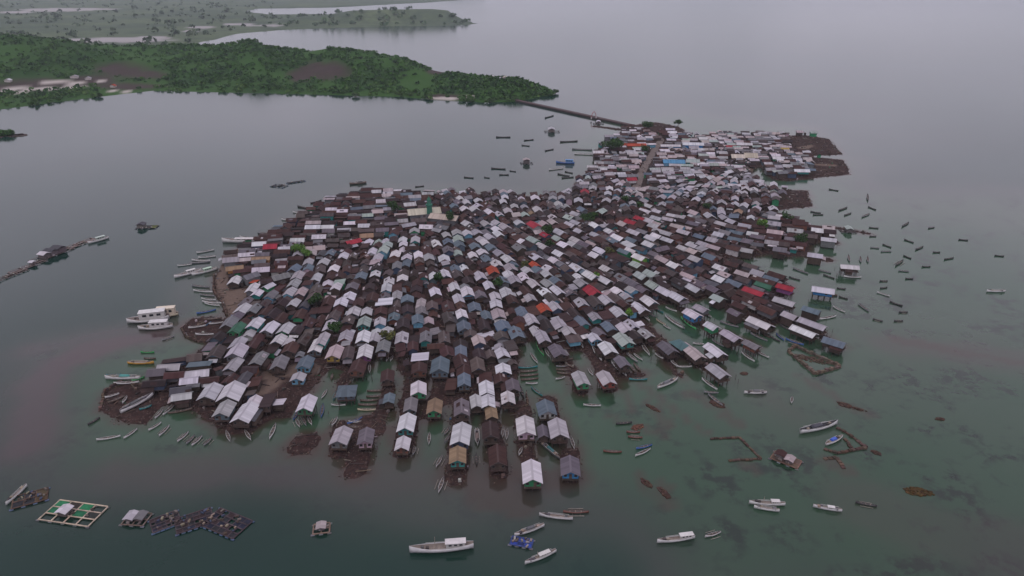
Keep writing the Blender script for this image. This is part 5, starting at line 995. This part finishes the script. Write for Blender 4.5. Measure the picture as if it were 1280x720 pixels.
# small islet at the left edge
X, Y = g(2,169.5); r = empty('islet', (X, Y, 0)); tag(r, 'small green islet with a dark sand point at the left edge', 'islet'); mb = MB()
for k in range(60): a_ = random.uniform(0, 6.28); q = random.random()**.5; mb.box((math.cos(a_)*19*q, math.sin(a_)*7*q, -.2), (6, 4, 1.1), tint((.06,.045,.04), .2), rz=a_, top=.7)
o = mb.build('sand', M_STONE, r); o['kind'] = 'stuff'; mb = MB()
for k in range(26): a_ = random.uniform(0, 6.28); q = random.random()**.5; leaves(mb, (math.cos(a_)*11*q-3, math.sin(a_)*5*q, 2.2), (3, 3, 2.4), 60, .8, GREENS)
o = mb.build('shrub_cover', M_LEAF, r); o['kind'] = 'stuff'
# far houses on the peninsula
FARH = [(617,97,6,9,'w','white house on the peninsula ridge, left of the cluster'),(626,96.5,6,8,'w','white-roofed house in the middle of the ridge cluster'),(633,98,7,9,'c','cream house at the right end of the ridge cluster'),(95,97,7,12,'l','pale shed right of the salt pans on the mainland shore'),(112,97,6,9,'l','small pale shed by the bare brown slope'),(12,100,7,9,'w','white house at the far left of the mainland shore'),(142,109,6,8,'o','orange-red hut on the mainland shore track')]
for x, y, w, l_, code, lab in FARH:
    k = np.argmin((PXH[:, 0]-x)**2+(PXH[:, 1]-y-1)**2+np.where(HZ.ravel() < .5, 1e6, 0)); X, Y, Z = HX.ravel()[k], HY.ravel()[k], HZ.ravel()[k]
    r = empty('mainland_house', (X, Y, Z-.5), random.uniform(-.3, .3)); tag(r, lab, 'house', 'houses on the mainland'); mb = MB(); wall_block(mb, l_*.7, w*.7, 0, 2.6, 3.8, tint((.45,.4,.38), .1), True); mb.build('wall', M_WALL, r)
    mb = MB(); roof_slab(mb, l_*.7+1, w*.7+1, 2.4, 4.0, tint(PAL[code], .05)); mb.build('roof', M_ROOF, r)
# ---- clutter on the ground and poles in the water
mb = MB(); cnt = 0
PC = [(.1,.075,.06),(.06,.045,.04),(.16,.13,.115),(.045,.035,.033),(.25,.23,.22),(.09,.06,.05),(.05,.09,.16),(.04,.12,.07)]
while cnt < 9000:
    X, Y = random.uniform(lo[0]-20, hi[0]), random.uniform(140, hi[1]); d = look(D_ISL, X, Y)
    if d > -.3 or look(D_FREE, X, Y) < -1e3: continue
    z = ground_z(X, Y); k = random.choices(range(8), (20, 20, 8, 16, 3, 14, .8, .6))[0]; cnt += 1
    if random.random() < .55: mb.box((X, Y, z+.12), (random.uniform(1.2, 4.2), random.uniform(.1, .3), .16), tint(PC[k], .3), rz=random.uniform(0, 3.14))
    else: s = random.uniform(.3, 1.1); mb.box((X, Y, z+s*.25), (s, s*random.uniform(.5, 1), s*.7), tint(PC[k], .3), rz=random.uniform(0, 3.14), top=.85)
cnt = 0
while cnt < 6500:                         # loose coral stones along the waterline
    X, Y = random.uniform(lo[0]-60, hi[0]+20), random.uniform(130, hi[1]); d = look(D_ISL, X, Y)
    if not -1.6 < d < .9: continue
    s = random.uniform(.15, .5); cnt += 1; mb.box((X, Y, max(-.1, ground_z(X, Y))+.05), (s*1.3, s, s*.6), tint(random.choice([(.05,.032,.027), (.075,.05,.042), (.035,.024,.021), (.1,.075,.065)]), .3), rz=random.uniform(0, 3.14), top=.6)
o = mb.build('debris', M_WOOD); tag(o, 'planks, stones and household debris strewn over the dark rubble ground', 'debris', kind='stuff')
mb = MB()
for h in HOUSES:
    if h.hand and h.wet and h.py > 250:
        for k in range(5):
            a_ = random.uniform(0, 6.28); q = random.uniform(.6, 1.3)*h.l*.7; X, Y = h.X+math.cos(a_)*q, h.Y+math.sin(a_)*q
            mb.bar((X, Y, -.6), (X+random.uniform(-.1, .1), Y, random.uniform(.8, 2.0)), .07, tint((.07,.05,.045), .3))
o = mb.build('mooring_stakes', M_WOOD); tag(o, 'thin wooden mooring stakes standing in the shallows around the stilt houses', 'stakes', kind='stuff')
